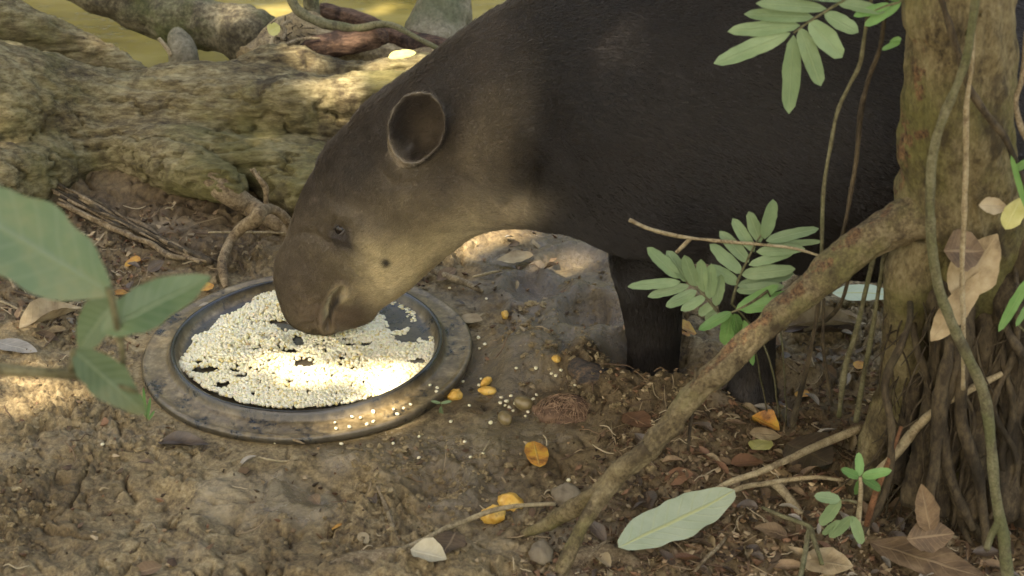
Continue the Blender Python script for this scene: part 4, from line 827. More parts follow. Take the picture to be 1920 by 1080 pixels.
l_yellow = leaf_mat('dead_yellow', [(.3, (.38, .36, .10)), (.7, (.56, .52, .22))], (.5, .48, .2), .6, .15, .2, 30)
l_grey = leaf_mat('dead_grey', [(.3, (.17, .15, .12)), (.7, (.36, .32, .26))], (.36, .32, .25), .7, .05, .3, 30)
l_cream = leaf_mat('dead_cream', [(.3, (.34, .29, .18)), (.7, (.52, .46, .32))], (.5, .44, .3), .65, .1, .2, 30)
l_red = leaf_mat('dead_red', [(.3, (.12, .058, .03)), (.7, (.24, .125, .065))], (.26, .15, .08), .6, .1, .2, 30)

def frond(name, label, rachis, leaflets, Y, wpx, group=None, mat=None, stem=m_vine, dy=0., sr=3.):
    """rachis: picture points; leaflets: (base, tip) picture points; the frond hangs round the plane y=Y"""
    pts = [PY(x, y, Y) for x, y in rachis]; o = empty(name, pts[0], label, 'fern' if name == 'fern_frond' else 'plant', group)
    c = [[*p, max(.6, sr * (1 - .6 * i / len(pts))) * 3. / FPX] for i, p in enumerate(pts)]; V, F = tube(c, 6, 7, 0.); link('stem', make_mesh('stem', V, F), stem, o)
    for i, (b, t) in enumerate(leaflets):
        w = wpx[i] if isinstance(wpx, (list, tuple)) else wpx; k = random.uniform(-.02, .02)
        B_ = PY(*b, Y); T_ = PY(*t, Y + k + dy); w *= depth(B_) / FPX
        leaf_at('leaflet', B_, T_, w, mat or g_fern, TOCAM + np.array([random.uniform(-.25, .25), 0, random.uniform(-.25, .25)]), o, p=random.uniform(.9, 1.05), q=.42, fold=.18, droop=random.uniform(-.03, .08), wavy=.02, seed=i, nx=12, ny=4)
    return o
def add_stem(o, pts, r=.0016):
    V, F = tube([[*p, r] for p in pts], 6, 8, .002); link('stem', make_mesh('stem', V, F), m_vine, o)
# frond in front of the belly, two pinnae
f1 = frond('fern_frond', 'green feathery frond of narrow leaflets in front of the tapir\'s belly, its upper spray', [(1372, 570), (1378, 545), (1386, 520), (1398, 495), (1410, 470), (1424, 445), (1438, 430)],
      [((1384, 532), (1332, 498)), ((1390, 512), (1330, 458)), ((1404, 492), (1350, 434)), ((1414, 472), (1374, 410)), ((1426, 455), (1404, 397)), ((1434, 448), (1448, 372)), ((1436, 452), (1536, 428)), ((1432, 460), (1545, 452)), ((1418, 472), (1510, 466)), ((1404, 497), (1490, 472)), ((1390, 515), (1492, 504)), ((1382, 536), (1490, 512)), ((1380, 545), (1470, 536))], 2.66, [24, 26, 25, 24, 24, 30, 24, 14, 22, 20, 26, 24, 22])
add_stem(f1, [PY(1372, 570, 2.66), PY(1400, 600, 2.655), PY(1428, 640, 2.65), PY(1450, 700, 2.66), GH(1462, 790, -.005)])
f2 = frond('fern_frond', 'green feathery frond beside the tapir\'s foreleg, its lower drooping spray', [(1345, 585), (1330, 565), (1312, 545), (1294, 532), (1275, 520)],
      [((1275, 522), (1213, 464)), ((1290, 528), (1250, 470)), ((1304, 538), (1283, 478)), ((1318, 548), (1314, 488)), ((1330, 560), (1334, 494)), ((1342, 574), (1352, 515)), ((1276, 528), (1176, 538)), ((1292, 535), (1214, 556)), ((1306, 545), (1248, 575)), ((1322, 556), (1277, 582)), ((1338, 570), (1310, 590)), ((1345, 580), (1322, 600))], 2.65, [26, 27, 26, 24, 25, 22, 20, 20, 22, 20, 20, 14])
add_stem(f2, [PY(1345, 585, 2.65), PY(1375, 600, 2.65), PY(1410, 640, 2.655), GH(1440, 780, -.005)], .0013)
f3 = frond('fern_frond', 'small bright green sprig of leaflets half hidden by the arching root', [(1440, 545), (1412, 565), (1385, 580), (1370, 586)],
      [((1372, 585), (1310, 618)), ((1372, 588), (1356, 650)), ((1376, 588), (1392, 640)), ((1380, 580), (1460, 535)), ((1390, 582), (1480, 560)), ((1400, 575), (1480, 548)), ((1395, 600), (1414, 688))], 2.63, [20, 28, 26, 22, 24, 20, 18], mat=g_young)
add_stem(f3, [PY(1440, 545, 2.63), PY(1460, 600, 2.63), PY(1470, 680, 2.65), GH(1475, 800, -.005)], .0013)
frond('fern_frond', 'broad pale green frond hanging into view at the top in front of the tapir\'s back', [(1640, -40), (1590, -5), (1550, 20), (1515, 42), (1488, 62)],
      [((1482, 62), (1338, 120)), ((1500, 48), (1364, 58)), ((1488, 66), (1478, 212)), ((1500, 52), (1540, 162)), ((1518, 38), (1580, 108)), ((1525, 32), (1395, 26)), ((1550, 16), (1420, 4)), ((1545, 25), (1610, 60)), ((1580, 0), (1470, -20)), ((1570, 5), (1660, 20))], 2.56, [34, 30, 38, 36, 40, 28, 26, 34, 26, 26])
frond('fern_frond', 'small green leaf tips beside the trunk at the top of the hanging stalks', [(1720, -30), (1690, 0), (1660, 12), (1640, 20)],
      [((1690, 4), (1620, 48)), ((1670, 8), (1600, 30)), ((1690, 0), (1640, -20)), ((1688, 78), (1655, 92)), ((1690, 72), (1668, 82))], 2.55, [22, 18, 20, 12, 14], mat=g_young)
thing_tube('twig', [(1180, 412, 2.66, 4), (1220, 430, 2.66, 3.6), (1280, 444, 2.66, 3.6), (1350, 452, 2.655, 3), (1420, 458, 2.65, 2.6), (1490, 466, 2.64, 2.4), (1550, 484, 2.62, 2)], m_tan, 'pale twig sticking out across the tapir\'s belly from behind the frond', 'twig', ns=9, lump=.0012, lf=25)
thing_tube('twig', [(1296, 446, 2.66, 4), (1282, 460, 2.665, 4), (1268, 474, 2.67, 3)], m_tan, 'stub of a side twig under the pale twig on the belly', 'twig', ns=8, lump=.001)

# near plant on the left, close to the camera
NY = 1.55
def npx(w, p): return w * depth(p) / FPX
o = empty('broadleaf_plant', PY(235, 700, NY), 'blurred broad green leaves of a plant close by, leftmost over the mud', 'plant')
b = PY(210, 552, NY); leaf_at('leaf', b, PY(-130, 345, NY - .02), npx(158, b), g_big, (.1, -.8, .75), o, p=.9, q=.8, fold=.12, droop=.02, wavy=.015, nx=26, ny=10)
b = PY(190, 622, NY - .0); leaf_at('leaf', b, PY(392, 515, NY + .03), npx(92, b), g_big, (-.05, -.7, .8), o, p=.85, q=.75, fold=.2, droop=.05, wavy=.02, nx=24, ny=10, seed=2)
b = PY(222, 560, NY + .02); leaf_at('leaf', b, PY(142, 655, NY + .03), npx(90, b), g_big, (-.5, -.7, .5), o, p=.9, q=.7, fold=.3, droop=.05, wavy=.02, nx=20, ny=8, seed=3)
b = PY(137, 655, NY - .02); leaf_at('leaf', b, PY(276, 778, NY - .01), npx(74, b), g_big, (.3, -.8, .5), o, p=.8, q=.75, fold=.16, droop=.03, wavy=.02, nx=22, ny=8, seed=4)
for rw in ([(204, 540, NY, 7), (212, 580, NY, 7), (222, 625, NY, 7), (230, 665, NY, 6), (234, 720, NY + .02, 4)], [(-60, 680, NY - .02, 12), (0, 692, NY - .02, 12), (70, 698, NY - .02, 11), (140, 703, NY - .02, 10), (200, 715, NY - .01, 7), (260, 735, NY - .01, 4)], [(137, 655, NY - .02, 5), (135, 680, NY - .02, 6), (128, 700, NY - .02, 7)]):
    V, F = tube(pxctrl(rw), 6, 10, .001); link('stem', make_mesh('stem', V, F), m_vine, o)

# seedlings bottom right
SY = 2.47
frond('seedling', 'small green seedling with a fan of pointed leaves in front of the prop root', [(1608, 985), (1612, 950), (1614, 915), (1613, 895)], [((1612, 893), (1610, 848)), ((1610, 895), (1580, 880)), ((1616, 893), (1672, 882)), ((1616, 897), (1655, 918)), ((1610, 900), (1606, 930))], SY, [17, 18, 20, 20, 14], mat=g_young, sr=6, stem=m_tan)
frond('seedling', 'bluish green seedling leaves drooping low over the leaf litter', [(1606, 942), (1590, 938), (1577, 938)], [((1576, 937), (1526, 930)), ((1577, 938), (1537, 985)), ((1598, 968), (1555, 1008)), ((1598, 968), (1616, 1020)), ((1575, 975), (1540, 1005))], SY - .02, [22, 24, 24, 22, 14], sr=3)
frond('grass_blade_tuft', 'bright green blades of grass at the far edge of the tree', [(1940, 640), (1910, 610)], [((1930, 520), (1872, 622)), ((1935, 560), (1905, 612)), ((1935, 300), (1898, 320)), ((1925, 395), (1895, 290))], 2.46, [20, 12, 16, 12], mat=g_young, sr=2)
frond('seedling', 'tiny green sprout on the mud beside the tray', [(832, 775), (828, 760), (826, 752)], [((826, 756), (808, 752)), ((826, 756), (846, 752)), ((828, 762), (826, 782))], float(GH(828, 775)[1]) - .01, [6, 6, 9], mat=g_fern, sr=1.5)
frond('seedling', 'bright green shoots by the leftmost edge of the tray', [(276, 790), (272, 770), (268, 750)], [((276, 786), (262, 740)), ((276, 786), (282, 745)), ((274, 780), (268, 728)), ((278, 788), (290, 770))], float(GH(276, 790)[1]) - .005, [7, 6, 6, 5], mat=g_young, sr=1)

# named leaves on the ground: picture base, tip, width px, material, label
GL = [((1160, 1026), (1376, 926), 58, g_pale, 'large pale silvery green leaf lying underside up near the foot of the arching root', dict(p=.95, q=.5, fold=.05, droop=-.03, wavy=.014, nx=30, ny=8), .035),
      ((36, 616), (156, 578), 36, l_tan, 'thick curled tan leaf on the mud near the near plant', dict(curl=.5, wavy=.03, droop=-.02), .012),
      ((-10, 640), (70, 660), 26, l_grey, 'flat grey leaf lying below the thick tan leaf', dict(wavy=.02), .008),
      ((1001, 827), (1012, 876), 40, l_orange, 'bright orange and yellow leaf lying flat on wet mud', dict(p=.9, q=.55, fold=.05, wavy=.02), .008),
      ((1410, 780), (1462, 806), 26, l_orange, 'orange curled leaf on the litter under the arching root', dict(curl=.3, wavy=.04), .012),
      ((1405, 812), (1466, 818), 22, l_tan, 'pale brown leaf tucked under the orange curled leaf', dict(wavy=.04), .01),
      ((1410, 842), (1446, 826), 26, l_yellow, 'pale yellow leaf below the orange curled leaf', dict(wavy=.03), .01),
      ((235, 492), (264, 488), 22, l_orange, 'small rust orange leaf below the stringy root bundle', dict(wavy=.03), .01),
      ((1460, 612), (1625, 606), 26, l_tan, 'long tan dried leaf rolled along its length behind the foreleg', dict(curl=.6, wavy=.02), .03),
      ((1470, 622), (1620, 622), 26, l_dark, 'dark rolled leaf lying below the long tan one', dict(curl=.6, wavy=.02), .015),
      ((1560, 548), (1690, 552), 30, g_pale, 'flat green leaf lying behind the tree and under the tapir\'s belly', dict(fold=.05, wavy=.02), .02),
      ((1476, 830), (1560, 868), 70, l_dark, 'broad dark wet leaf standing tilted in the litter by the prop root', dict(wavy=.05), .03),
      ((1630, 1015), (1850, 1085), 52, l_brown, 'largest brown dead leaf, at the foot of the tree', dict(wavy=.03, nx=22, ny=8), .03),
      ((1500, 1048), (1600, 1062), 44, l_tan, 'tan pointed leaf among the litter under the seedlings', dict(wavy=.04), .02),
      ((770, 1030), (838, 1048), 34, l_cream, 'cream white leaf half under the long pale twig', dict(curl=.2, wavy=.03), .016),
      ((856, 998), (830, 1040), 40, l_brown, 'reddish brown leaf leaning on the cream leaf', dict(wavy=.04), .02),
      ((296, 830), (392, 834), 22, l_dark, 'dark wet leaf on the mud just below the tray rim', dict(curl=.4, wavy=.04, nx=18), .01),
      ((676, 998), (688, 1020), 16, l_tan, 'small tan leaf standing in the mud, pale side out', dict(wavy=.04), .008),
      ((640, 985), (622, 990), 12, l_orange, 'tiny orange brown leaf beside the small tan leaf', dict(wavy=.04), .006),
      ((1245, 900), (1300, 888), 30, l_red, 'reddish brown leaf above the pale green leaf', dict(wavy=.05), .012),
      ((1370, 870), (1432, 866), 22, l_red, 'red brown folded leaf between the arching root and the dry stem', dict(wavy=.05, fold=.4), .012),
      ((1170, 775), (1220, 800), 34, l_red, 'dark rust leaf flat on the mud beside the palm husk', dict(wavy=.04), .008),
      ((1270, 610), (1306, 625), 30, l_orange, 'dark orange leaf lying between the tapir\'s forefeet', dict(wavy=.04), .012),
      ((862, 595), (905, 600), 18, l_tan, 'narrow tan leaf lying against the far side of the tray', dict(wavy=.03), .01),
      ((120, 560), (108, 532), 20, l_tan, 'tan leaf fragment above the thick tan leaf', dict(wavy=.05), .01),
      ((1000, 478), (930, 488), 22, l_tan, 'tan leaf in the sunlit mud under the tapir\'s throat', dict(wavy=.04), .012),
      ((395, 530), (375, 545), 20, l_orange, 'small orange brown leaf at the foot of the knotted root', dict(wavy=.04), .012),
      ((240, 545), (215, 552), 16, l_orange, 'small orange leaf on the mud beside the broad green leaf', dict(wavy=.04), .01),
      ((1490, 736), (1520, 742), 14, l_orange, 'small orange leaf on mud behind the hanging stalks', dict(wavy=.04), .01),
      ((1600, 680), (1622, 690), 16, l_orange, 'small orange leaf lying by the prop root', dict(wavy=.04), .012)]
for i, (b, t, w, mt, lb, kw, up) in enumerate(GL):
    B_, T_ = GH(*b, up), GH(*t, up); kw = {**dict(droop=0., fold=.1, seed=i), **kw}
    k = abs(math.cos(math.atan2(t[1] - b[1], t[0] - b[0]))); w2 = w * depth(B_) / FPX * (1 + .75 * k)
    tag(leaf_at('dead_leaf' if mt not in (g_pale,) else 'fallen_leaf', B_, T_, w2, mt, (random.uniform(-.2, .2), -.12, 1), **kw), lb, 'leaf')
def up_leaf(b, t, Y, w, mt, lb, up=TOCAM, **k):
    B_ = PY(*b, Y); tag(leaf_at('dead_leaf', B_, PY(*t, Y + .01), npx(w, B_), mt, up, **{**dict(fold=.2, droop=.03, wavy=.03), **k}), lb, 'leaf')
up_leaf((1745, 1000), (1728, 908), 2.46, 46, l_brown, 'pointed grey brown leaf standing upright at the foot of the tree')
up_leaf((1700, 1010), (1790, 1000), 2.45, 60, l_brown, 'brown leaf lying under the upright pointed leaf')
up_leaf((1745, 640), (1850, 505), 2.49, 52, l_tan, 'long tan dead leaf with a red tip lodged among the roots of the tree', seed=3)
up_leaf((1770, 470), (1845, 470), 2.50, 80, l_brown, 'crumpled brown leaf lodged behind the long tan leaf on the tree', wavy=.08)
up_leaf((1835, 385), (1890, 388), 2.50, 34, l_tan, 'small pinkish tan leaf stuck on the trunk', wavy=.06)
up_leaf((1790, 560), (1870, 440), 2.505, 90, l_tan, 'large tan dead leaf caught in the fork of the tree roots', wavy=.05, seed=9)
up_leaf((1885, 430), (1915, 370), 2.50, 40, l_yellow, 'yellowish leaf beside the pinkish leaf on the trunk', wavy=.05, seed=5)
up_leaf((504, 62), (524, 48), 4.32, 26, l_yellow, 'round yellow leaf hanging by the upright stick at the creek', q=.4)
up_leaf((728, 108), (780, 98), 4.02, 26, l_yellow, 'pale yellow green leaf lying on top of the fallen trunk', up=(0, -.3, 1), q=.5)
up_leaf((494, 110), (482, 100), 4.28, 14, l_tan, 'tiny tan leaf behind the top of the fallen trunk')

# sticks on the mud
gtube('twig', [(745, 1035, 4, .01), (800, 1008, 5, .02), (860, 980, 5, .03), (920, 958, 5, .04), (980, 947, 4, .04), (1040, 945, 4, .03)], m_tan, 'long pale bent twig lying over the yellow fruit pieces', 'twig')
gtube('twig', [(708, 912, 3), (722, 950, 5), (735, 985, 5), (748, 1012, 3)], m_twig, 'short brown twig stuck in the mud below the tray', 'twig')
gtube('dry_stem', [(1290, 950, 4, .02), (1360, 910, 6, .04), (1430, 882, 6, .06), (1500, 850, 7, .07), (1560, 825, 8, .08), (1616, 802, 8, .08)], m_tan, 'long dry straw coloured stem slanting across the leaf litter', 'stem')
gtube('dry_stem', [(1300, 985, 4, .02), (1380, 920, 5, .03), (1450, 905, 5, .03), (1530, 895, 4, .03), (1580, 900, 3, .03)], m_tan, 'second dry stem crossing under the long straw coloured one', 'stem')
gtube('dry_stem', [(1450, 905, 9, .02), (1475, 930, 9, .015), (1500, 965, 8, .008)], m_tan, 'thick pale stub of cane lying in the litter by the seedlings', 'stem')
gtube('stick', [(800, 505, 6, .012), (840, 520, 7, .012), (880, 535, 6, .012), (905, 545, 4, .008)], m_twig, 'pinkish brown stick lying behind the tray under the chin', 'stick')
gtube('twig', [(885, 520, 2), (915, 512, 3, .012), (940, 508, 2)], m_tan, 'thin straw on the sunlit mud under the throat', 'twig')
gtube('twig', [(-10, 475, 4, .02), (15, 510, 5, .02), (30, 545, 4, .01)], m_twig, 'brown stick behind the largest blurred leaf', 'twig')
gtube('twig', [(0, 565, 2, .01), (60, 585, 2, .01), (120, 560, 2, .01)], m_tan, 'thin straw near the thick tan leaf', 'twig')
gtube('twig', [(390, 436, 2, .02), (460, 436, 2, .025), (540, 437, 2, .02)], m_tan, 'straight thin straw lying behind the knotted root', 'twig')
gtube('twig', [(20, 545, 3, .01), (70, 560, 4, .01), (110, 580, 3, .01), (90, 610, 2, .01)], m_root, 'thin bent rootlet on mud near the thick tan leaf', 'twig')
gtube('twig', [(1360, 1010, 3, .01), (1330, 1040, 4, .012), (1300, 1075, 3, .01)], m_twig, 'short twig below the pale silvery leaf', 'twig')
gtube('twig', [(1090, 1060, 3), (1120, 1030, 4, .008), (1148, 1010, 3)], m_twig, 'short brown twig beside the foot of the arching root', 'twig')
gtube('twig', [(380, 745, 2), (440, 860, 2), (530, 862, 2)], m_tan, 'fine straw below the tray rim', 'twig') if False else None
gtube('twig', [(486, 858, 2), (530, 866, 2), (560, 862, 2)], m_tan, 'fine pale straw lying below the tray rim', 'twig')
gtube('twig', [(505, 815, 2, .012), (540, 822, 3, .012), (570, 832, 2, .01)], m_root, 'fine rootlet caught under the near rim of the tray', 'twig')
gtube('twig', [(1500, 700, 2), (1460, 670, 2, .01), (1530, 690, 2)], m_root, 'thin curled rootlet on mud behind the arching root', 'twig')
gtube('dry_stem', [(1500, 1090, 5, .02), (1510, 1030, 5, .04), (1518, 985, 5, .05)], m_vine, 'green stem rising from the litter under the drooping seedling', 'stem')
gtube('dry_stem', [(1540, 1060, 4, .02), (1525, 1010, 5, .04), (1515, 985, 4, .05), (1460, 965, 4, .05), (1430, 950, 3, .04)], m_vine, 'forked greenish stem beside the drooping seedling', 'stem')
gtube('buried_log', [(1075, 690, 18, -.008), (1110, 703, 26, -.012), (1170, 725, 27, -.012), (1225, 745, 22, -.012), (1250, 752, 10, -.015)], bark('wet_wood', (.20, .13, .07), (.06, .05, .045), (.02, .02, .02), (.30, .15, .05), 16, (.58, .66), .006, (.6, 2, 2)), 'bluish black rotten wood half buried in mud before the foreleg', 'wood', ns=24, wob=.012)
gtube('buried_log', [(600, 1110, 30, -.02), (660, 1080, 44, -.03), (740, 1070, 46, -.03), (810, 1080, 40, -.03), (870, 1120, 30, -.03)], m_root, 'smooth brown root hump cut by the bottom edge below the cream leaf', 'root', ns=28, wob=.01)
gtube('buried_log', [(1040, 1090, 24, -.02), (1090, 1062, 34, -.02), (1150, 1060, 34, -.02), (1210, 1085, 26, -.02)], m_root, 'smooth brown root hump at the bottom below the arching root', 'root', ns=28, wob=.01)

# fruit pieces, nuts, husk, stones
def lump(name, px, py, sx, sy, sz, mat, label, cat, group=None, up=0., rz=0., seed=0, rough=.22, nu=14):
    u = np.linspace(0, math.pi, nu)[1:-1]; v = np.arange(nu * 2) / (nu * 2) * 2 * math.pi
    R = np.stack([np.sin(u)[:, None] * np.cos(v), np.sin(u)[:, None] * np.sin(v), np.cos(u)[:, None] * np.ones(nu * 2)], -1); V, F = loft(R); V[-2] = (0, 0, 1); V[-1] = (0, 0, -1)
    V = V * (1 + rough * fbm(V * 1.5 + seed * 4.1, 3))[:, None] * np.array([sx, sy, sz]); p = GH(px, py, up + sz * .45)
    o = link(name, make_mesh(name, V, F), mat); o.location = p; o.rotation_euler = (random.uniform(-.2, .2), random.uniform(-.2, .2), rz); return tag(o, label, cat, group)
m_fruit = simple('fruit_flesh', [(.3, (.42, .19, .025)), (.48, (.60, .34, .06)), (.7, (.70, .50, .16))], 60, .42, 120, .002, .5, spec=.45, big=(45, (.22, .10, .03), .6, .72))
m_nut = simple('nut_shell', [(.3, (.12, .085, .035)), (.7, (.24, .18, .085))], 60, .35, 120, .001, .4, spec=.5)
m_stone = simple('stone', [(.3, (.11, .085, .055)), (.7, (.22, .18, .12))], 40, .7, 120, .002, .6)
lump('fruit_piece', 853, 741, .015, .013, .011, m_fruit, 'orange fruit chunk nearest the tray rim', 'fruit piece', rz=.5, seed=1)
lump('fruit_piece', 915, 733, .018, .010, .008, m_fruit, 'flat yellow fruit slice between the tray and the brown nut', 'fruit piece', seed=2)
lump('fruit_piece', 912, 716, .013, .007, .010, m_fruit, 'brownish fruit scrap leaning on the flat yellow slice', 'fruit piece', rz=.8, seed=7)
lump('fruit_piece', 924, 966, .021, .018, .015, m_fruit, 'squat yellow orange fruit chunk under the long pale twig', 'fruit piece', rz=.2, seed=3)
lump('fruit_piece', 958, 943, .024, .019, .015, m_fruit, 'yellow fruit chunk with a bruised brown end beside the squat one', 'fruit piece', rz=-.6, seed=4)
lump('fruit_piece', 1043, 673, .008, .012, .006, m_fruit, 'small orange fruit scrap high on the mud ridge', 'fruit piece', seed=5)
lump('fruit_piece', 947, 590, .007, .011, .008, m_fruit, 'tiny orange fruit bit in mud behind the tray', 'fruit piece', seed=6)
lump('nut', 982, 756, .018, .014, .013, m_nut, 'smooth olive brown nut among dropped kernels', 'nut', rough=.05, seed=1, rz=-.3)
lump('nut', 947, 784, .012, .018, .012, m_nut, 'brown egg shaped nut sunk in wet mud', 'nut', rough=.05, seed=2, rz=.4)
lump('stone', 1060, 930, .026, .022, .02, m_stone, 'dull brown stone beside the forked root end', 'stone', rough=.2, seed=3)
lump('stone', 1008, 1040, .018, .022, .016, m_stone, 'grey brown stone below the fruit pieces', 'stone', rough=.3, seed=4) if False else None
lump('stone', 1015, 1038, .018, .024, .014, m_stone, 'grey stone between the forked root ends', 'stone', rough=.25, seed=5)
lump('stone', 645, 1000, .014, .022, .012, m_stone, 'small pale stone in the mud near the brown twig', 'stone', rough=.25, seed=6) if False else None
HK = lump('palm_husk', 1058, 775, .052, .036, .026, simple('husk', [(.3, (.05, .028, .018)), (.7, (.17, .10, .058))], 50, .8, 200, .003, .8), 'hairy reddish brown palm husk half sunk in the mud ridge', 'husk', rough=.3, seed=8, up=-.008)
hb = MB(); bpy.context.view_layer.update()
for k in range(260):
    a, b_ = r3.uniform(0, 6.3), r3.uniform(.1, 1.4); n = np.array([math.cos(a) * math.sin(b_), math.sin(a) * math.sin(b_), math.cos(b_)]); p = n * np.array([.052, .036, .028]); d_ = np.cross(n, r3.normal(size=3)); d_ /= np.linalg.norm(d_); L = r3.uniform(.008, .024)
    hb.add(*tube([[*(p - d_ * L * .5), .0003], [*(p + n * .003), .0005], [*(p + d_ * L * .5 + n * .002), .0003]], 2, 4))
fb = link('fibre', hb.mesh('fibre'), simple('husk_fibre', [(.3, (.14, .075, .042)), (.7, (.38, .25, .15))], 90, .7)); fb.parent = HK; tag(fb, kind='stuff')

# ---- litter: copies of a few dead leaves
lit_m = [leaf_mesh('litter_leaf', mt, L=.05, Wd=w, wavy=wv, curl=cu, droop=dr, fold=fo, seed=i, nx=9, ny=4) for i, (mt, w, wv, cu, dr, fo) in enumerate(
    [(l_brown, .022, .06, .1, .05, .2), (l_dark, .026, .05, .2, 0, .1), (l_tan, .018, .06, .3, .1, .2), (l_brown, .028, .08, 0, .1, .3), (l_red, .02, .06, .2, .1, .2), (l_dark, .03, .08, .1, 0, .1), (l_grey, .02, .05, .3, .05, .2), (l_tan, .014, .08, .5, .2, .3), (l_brown, .016, .08, .4, .15, .3), (l_dark, .02, .06, .3, .1, .2)])]
CN = ['brown', 'dark', 'tan', 'brown', 'reddish', 'dark', 'grey', 'straw coloured', 'brown', 'dark']
zones = [([(1180, 860), (1330, 760), (1500, 730), (1640, 700), (1640, 900), (1930, 960), (1930, 1085), (1090, 1085), (1120, 960)], 190, 'at the foot of the tree', 'litter leaves at the foot of the tree'),
         ([(0, 420), (100, 440), (400, 520), (420, 560), (290, 620), (200, 640), (0, 620)], 38, 'on the mud under the trunk', 'litter leaves under the fallen trunk'),
         ([(830, 480), (950, 425), (1130, 470), (1140, 560), (900, 600), (800, 530)], 12, 'on the mud under the throat of the tapir', 'litter leaves under the tapir throat'),
         ([(0, 780), (280, 800), (600, 850), (1000, 870), (1060, 1085), (0, 1085)], 7, 'on the bare mud before the tray', 'litter leaves on the bare mud'),
         ([(1460, 560), (1660, 560), (1640, 720), (1450, 700)], 20, 'under the belly of the tapir', 'litter leaves under the belly')]
MARKS = [((1265, 975), 'the large pale green leaf'), ((1625, 890), 'the green seedling'), ((1570, 970), 'the drooping seedling'), ((1435, 800), 'the orange curled leaf'), ((1515, 840), 'the broad dark leaf'), ((1740, 1040), 'the largest brown leaf'), ((1550, 1055), 'the tan pointed leaf'), ((1120, 1000), 'the forked root end'),
         ((1450, 895), 'the long dry stem'), ((1870, 1000), 'the foot of the long vine'), ((1400, 1040), 'the bottom edge under the pale green leaf'), ((1280, 860), 'the short hanging rootlet'), ((1640, 860), 'the prop root'), ((96, 597), 'the thick tan leaf'), ((35, 648), 'the flat grey leaf'), ((250, 420), 'the stringy root bundle'), ((60, 470), 'the largest blurred leaf'), ((400, 540), 'the foot of the knotted root'),
         ((860, 520), 'the pinkish stick'), ((960, 440), 'the brightest sunny spot'), ((1060, 500), 'the wet mud by the foreleg'), ((1545, 608), 'the long tan rolled leaf'), ((1600, 690), 'the hanging stalks'), ((1480, 680), 'the rear forefoot'), ((340, 822), 'the dark wet leaf by the rim'), ((925, 960), 'the yellow fruit chunks'), ((725, 960), 'the upright brown twig'), ((805, 1035), 'the cream leaf'), ((150, 950), 'the bare corner of mud')]
def near_what(q): return 'near ' + min(MARKS, key=lambda m: math.hypot(m[0][0] - q[0], (m[0][1] - q[1]) * 1.5))[1]
r4 = np.random.default_rng(21)
for poly, n, where, grp in zones:
    P_ = np.array(poly, float); lo, hi = P_.min(0), P_.max(0); k = 0
    while k < n:
        q = r4.uniform(lo, hi)
        if not in_poly(q[None], poly)[0]: continue
        k += 1; i = r4.integers(len(lit_m)); p = GH(*q, .007 + .008 * r4.random())
        if seg_d(q[None], [(1180, 1010), (1360, 935)])[0] < 42: continue
        o = bpy.data.objects.new('litter_leaf', lit_m[i]); COL.objects.link(o)
        o.location = p; o.rotation_euler = (r4.normal(0, .35), r4.normal(0, .35), r4.uniform(0, 6.3)); s = r4.uniform(.35, 1.15); o.scale = (s, s * r4.uniform(.8, 1.2), s)
        tag(o, f'{"tiny" if s < .55 else "small" if s < .85 else "medium sized"} {CN[i]} dead leaf {near_what(q)}', 'leaf', grp)
# ---- fine crumbs of bark, rootlets and clods as one mass
fb = MB(); rb = np.random.default_rng(33); n = 6500
q = np.stack([rb.uniform(-40, 1960, n * 4), rb.uniform(400, 1085, n * 4)], 1); p0 = np.array([PZ(*x, 0.) for x in q])
lit = np.clip(sstep(1040, 1250, q[:, 0] + .55 * (q[:, 1] - 800)) * sstep(640, 800, q[:, 1]) + sstep(430, 250, q[:, 0]) * sstep(640, 560, q[:, 1]), .05, 1)
kp_ = (rb.random(len(q)) < lit) & (np.hypot(p0[:, 0] - TRAY[0], p0[:, 1] - TRAY[1]) > .325); p0 = p0[kp_][:n]; hz = Hfun(p0[:, 0], p0[:, 1]); n = len(p0)
pal = np.array([(.13, .08, .04), (.06, .04, .022), (.20, .13, .07), (.085, .05, .027), (.16, .085, .045), (.32, .24, .14)])
for (x, y, _), h in zip(p0, hz):                     # ragged flakes, a little domed
    m_ = 6; an = np.sort(rb.uniform(0, 6.28, m_)); L = .0028 + .0085 * rb.random() ** 2.2; el = rb.uniform(.25, .9); th_ = rb.uniform(0, 6.28)
    u_ = np.cos(an) * L * rb.uniform(.6, 1.25, m_); w_ = np.sin(an) * L * el * rb.uniform(.6, 1.25, m_)
    V = np.stack([x + u_ * math.cos(th_) - w_ * math.sin(th_), y + u_ * math.sin(th_) + w_ * math.cos(th_), h + .002 + rb.normal(0, .35) * u_ + rb.normal(0, .3) * w_ + L * .3], 1)
    V = np.concatenate([V, [[x, y, h + .0035 + L * .35]], [[x, y, h - .002]]]); j = np.arange(m_); j2 = (j + 1) % m_
    fb.add(V, [np.concatenate([np.stack([j, j2, np.full(m_, m_)], 1), np.stack([j2, j, np.full(m_, m_ + 1)], 1)])], pal[rb.integers(len(pal))] * rb.uniform(.6, 1.3))
M = Mat('crumbs'); mcr = M.fin(M.attr('col'), .75, None, .3)
tag(link('litter_crumbs', fb.mesh('litter_crumbs', False, 'col'), mcr), 'fine crumbs of dead leaf and bark strewn over the mud', kind='stuff')
fb = MB(); k = 0
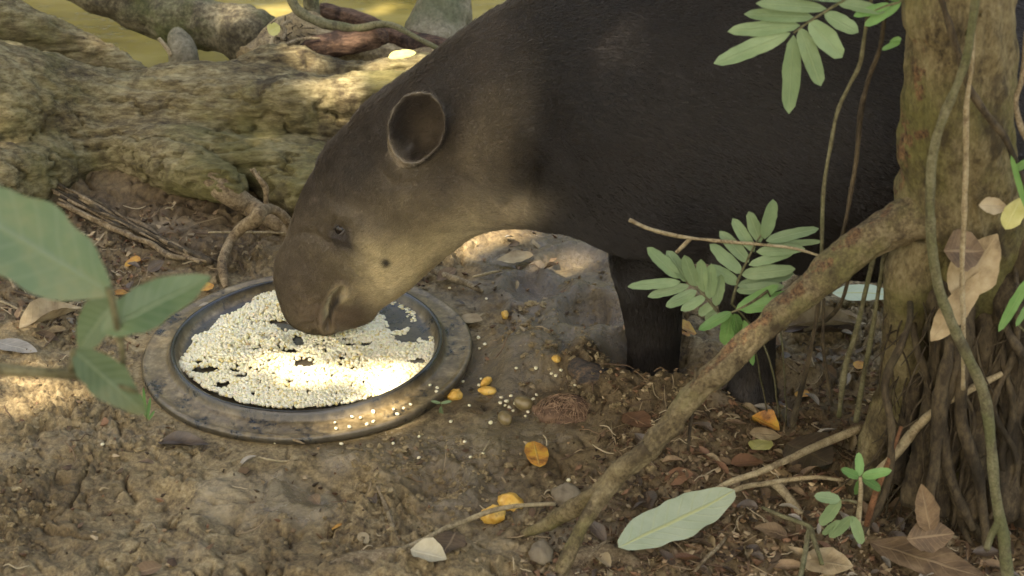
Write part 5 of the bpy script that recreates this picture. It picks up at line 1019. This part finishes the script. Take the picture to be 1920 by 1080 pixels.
while k < 620:                                       # thin rootlets and straws
    q = rb.uniform([0, 400], [1920, 1085]); lz = float(np.clip(sstep(1000, 1250, np.array([q[0] + .55 * (q[1] - 800)]))[0] * (q[1] > 680) + (q[0] < 480) * (q[1] < 620) * .9, .06, 1))
    if rb.random() > lz: continue
    p = PZ(*q, 0.); 
    if math.hypot(p[0] - TRAY[0], p[1] - TRAY[1]) < .34: continue
    k += 1; a_ = rb.uniform(0, 6.28); L = .015 + .06 * rb.random() ** 1.5; bend = rb.normal(0, .35); pts = []
    for s in np.linspace(-.5, .5, 5):
        pts.append((p[0] + math.cos(a_ + bend * s) * s * L, p[1] + math.sin(a_ + bend * s) * s * L))
    pts = np.array(pts); hh = Hfun(pts[:, 0], pts[:, 1]); hh = np.maximum(hh, hh.mean() - .002) + .003 + .006 * rb.random(); r_ = rb.uniform(.0005, .0014)
    fb.add(*tube(np.stack([pts[:, 0], pts[:, 1], hh, np.array([.6, 1, 1, 1, .5]) * r_], 1), 2, 5), np.array([(.15, .095, .05), (.26, .19, .11), (.09, .055, .032), (.36, .29, .18)][rb.integers(4)]))
tag(link('litter_straws', fb.mesh('litter_straws', True, 'col'), mcr), 'thin rootlets and straws mixed into the litter', kind='stuff')
cl = MB(); n = 9000; q = np.stack([rb.uniform(-40, 1960, n), rb.uniform(400, 1085, n)], 1); p0 = np.array([PZ(*x, 0.) for x in q])
rgh = sstep(-.05, .35, noise3(p0 * [3.3, 3.3, 0] + 21) + .5 * noise3(p0 * [11, 11, 0] + 4)); p0 = p0[(np.hypot(p0[:, 0] - TRAY[0], p0[:, 1] - TRAY[1]) > .325) & (rb.random(n) < rgh)]; hz = Hfun(p0[:, 0], p0[:, 1])
SV, SF = loft(np.stack([np.sin(u)[:, None] * np.cos(v), np.sin(u)[:, None] * np.sin(v), np.cos(u)[:, None] * np.ones(len(v))], -1)); SV[-2] = (0, 0, 1); SV[-1] = (0, 0, -1)
for i, ((x, y, _), h) in enumerate(zip(p0, hz)):
    s = .0022 + .0055 * rb.random() ** 3; V = SV * (1 + .45 * rb.normal(size=(len(SV), 1)).clip(-1, 1)) * s * rb.uniform([.6, .6, .4], [1.4, 1.4, .8]); cl.add(V + [x, y, h + s * .15], SF)
tag(link('mud_crumbs', cl.mesh('mud_crumbs', False), mud), 'loose crumbs of mud scattered over the ground', kind='stuff')
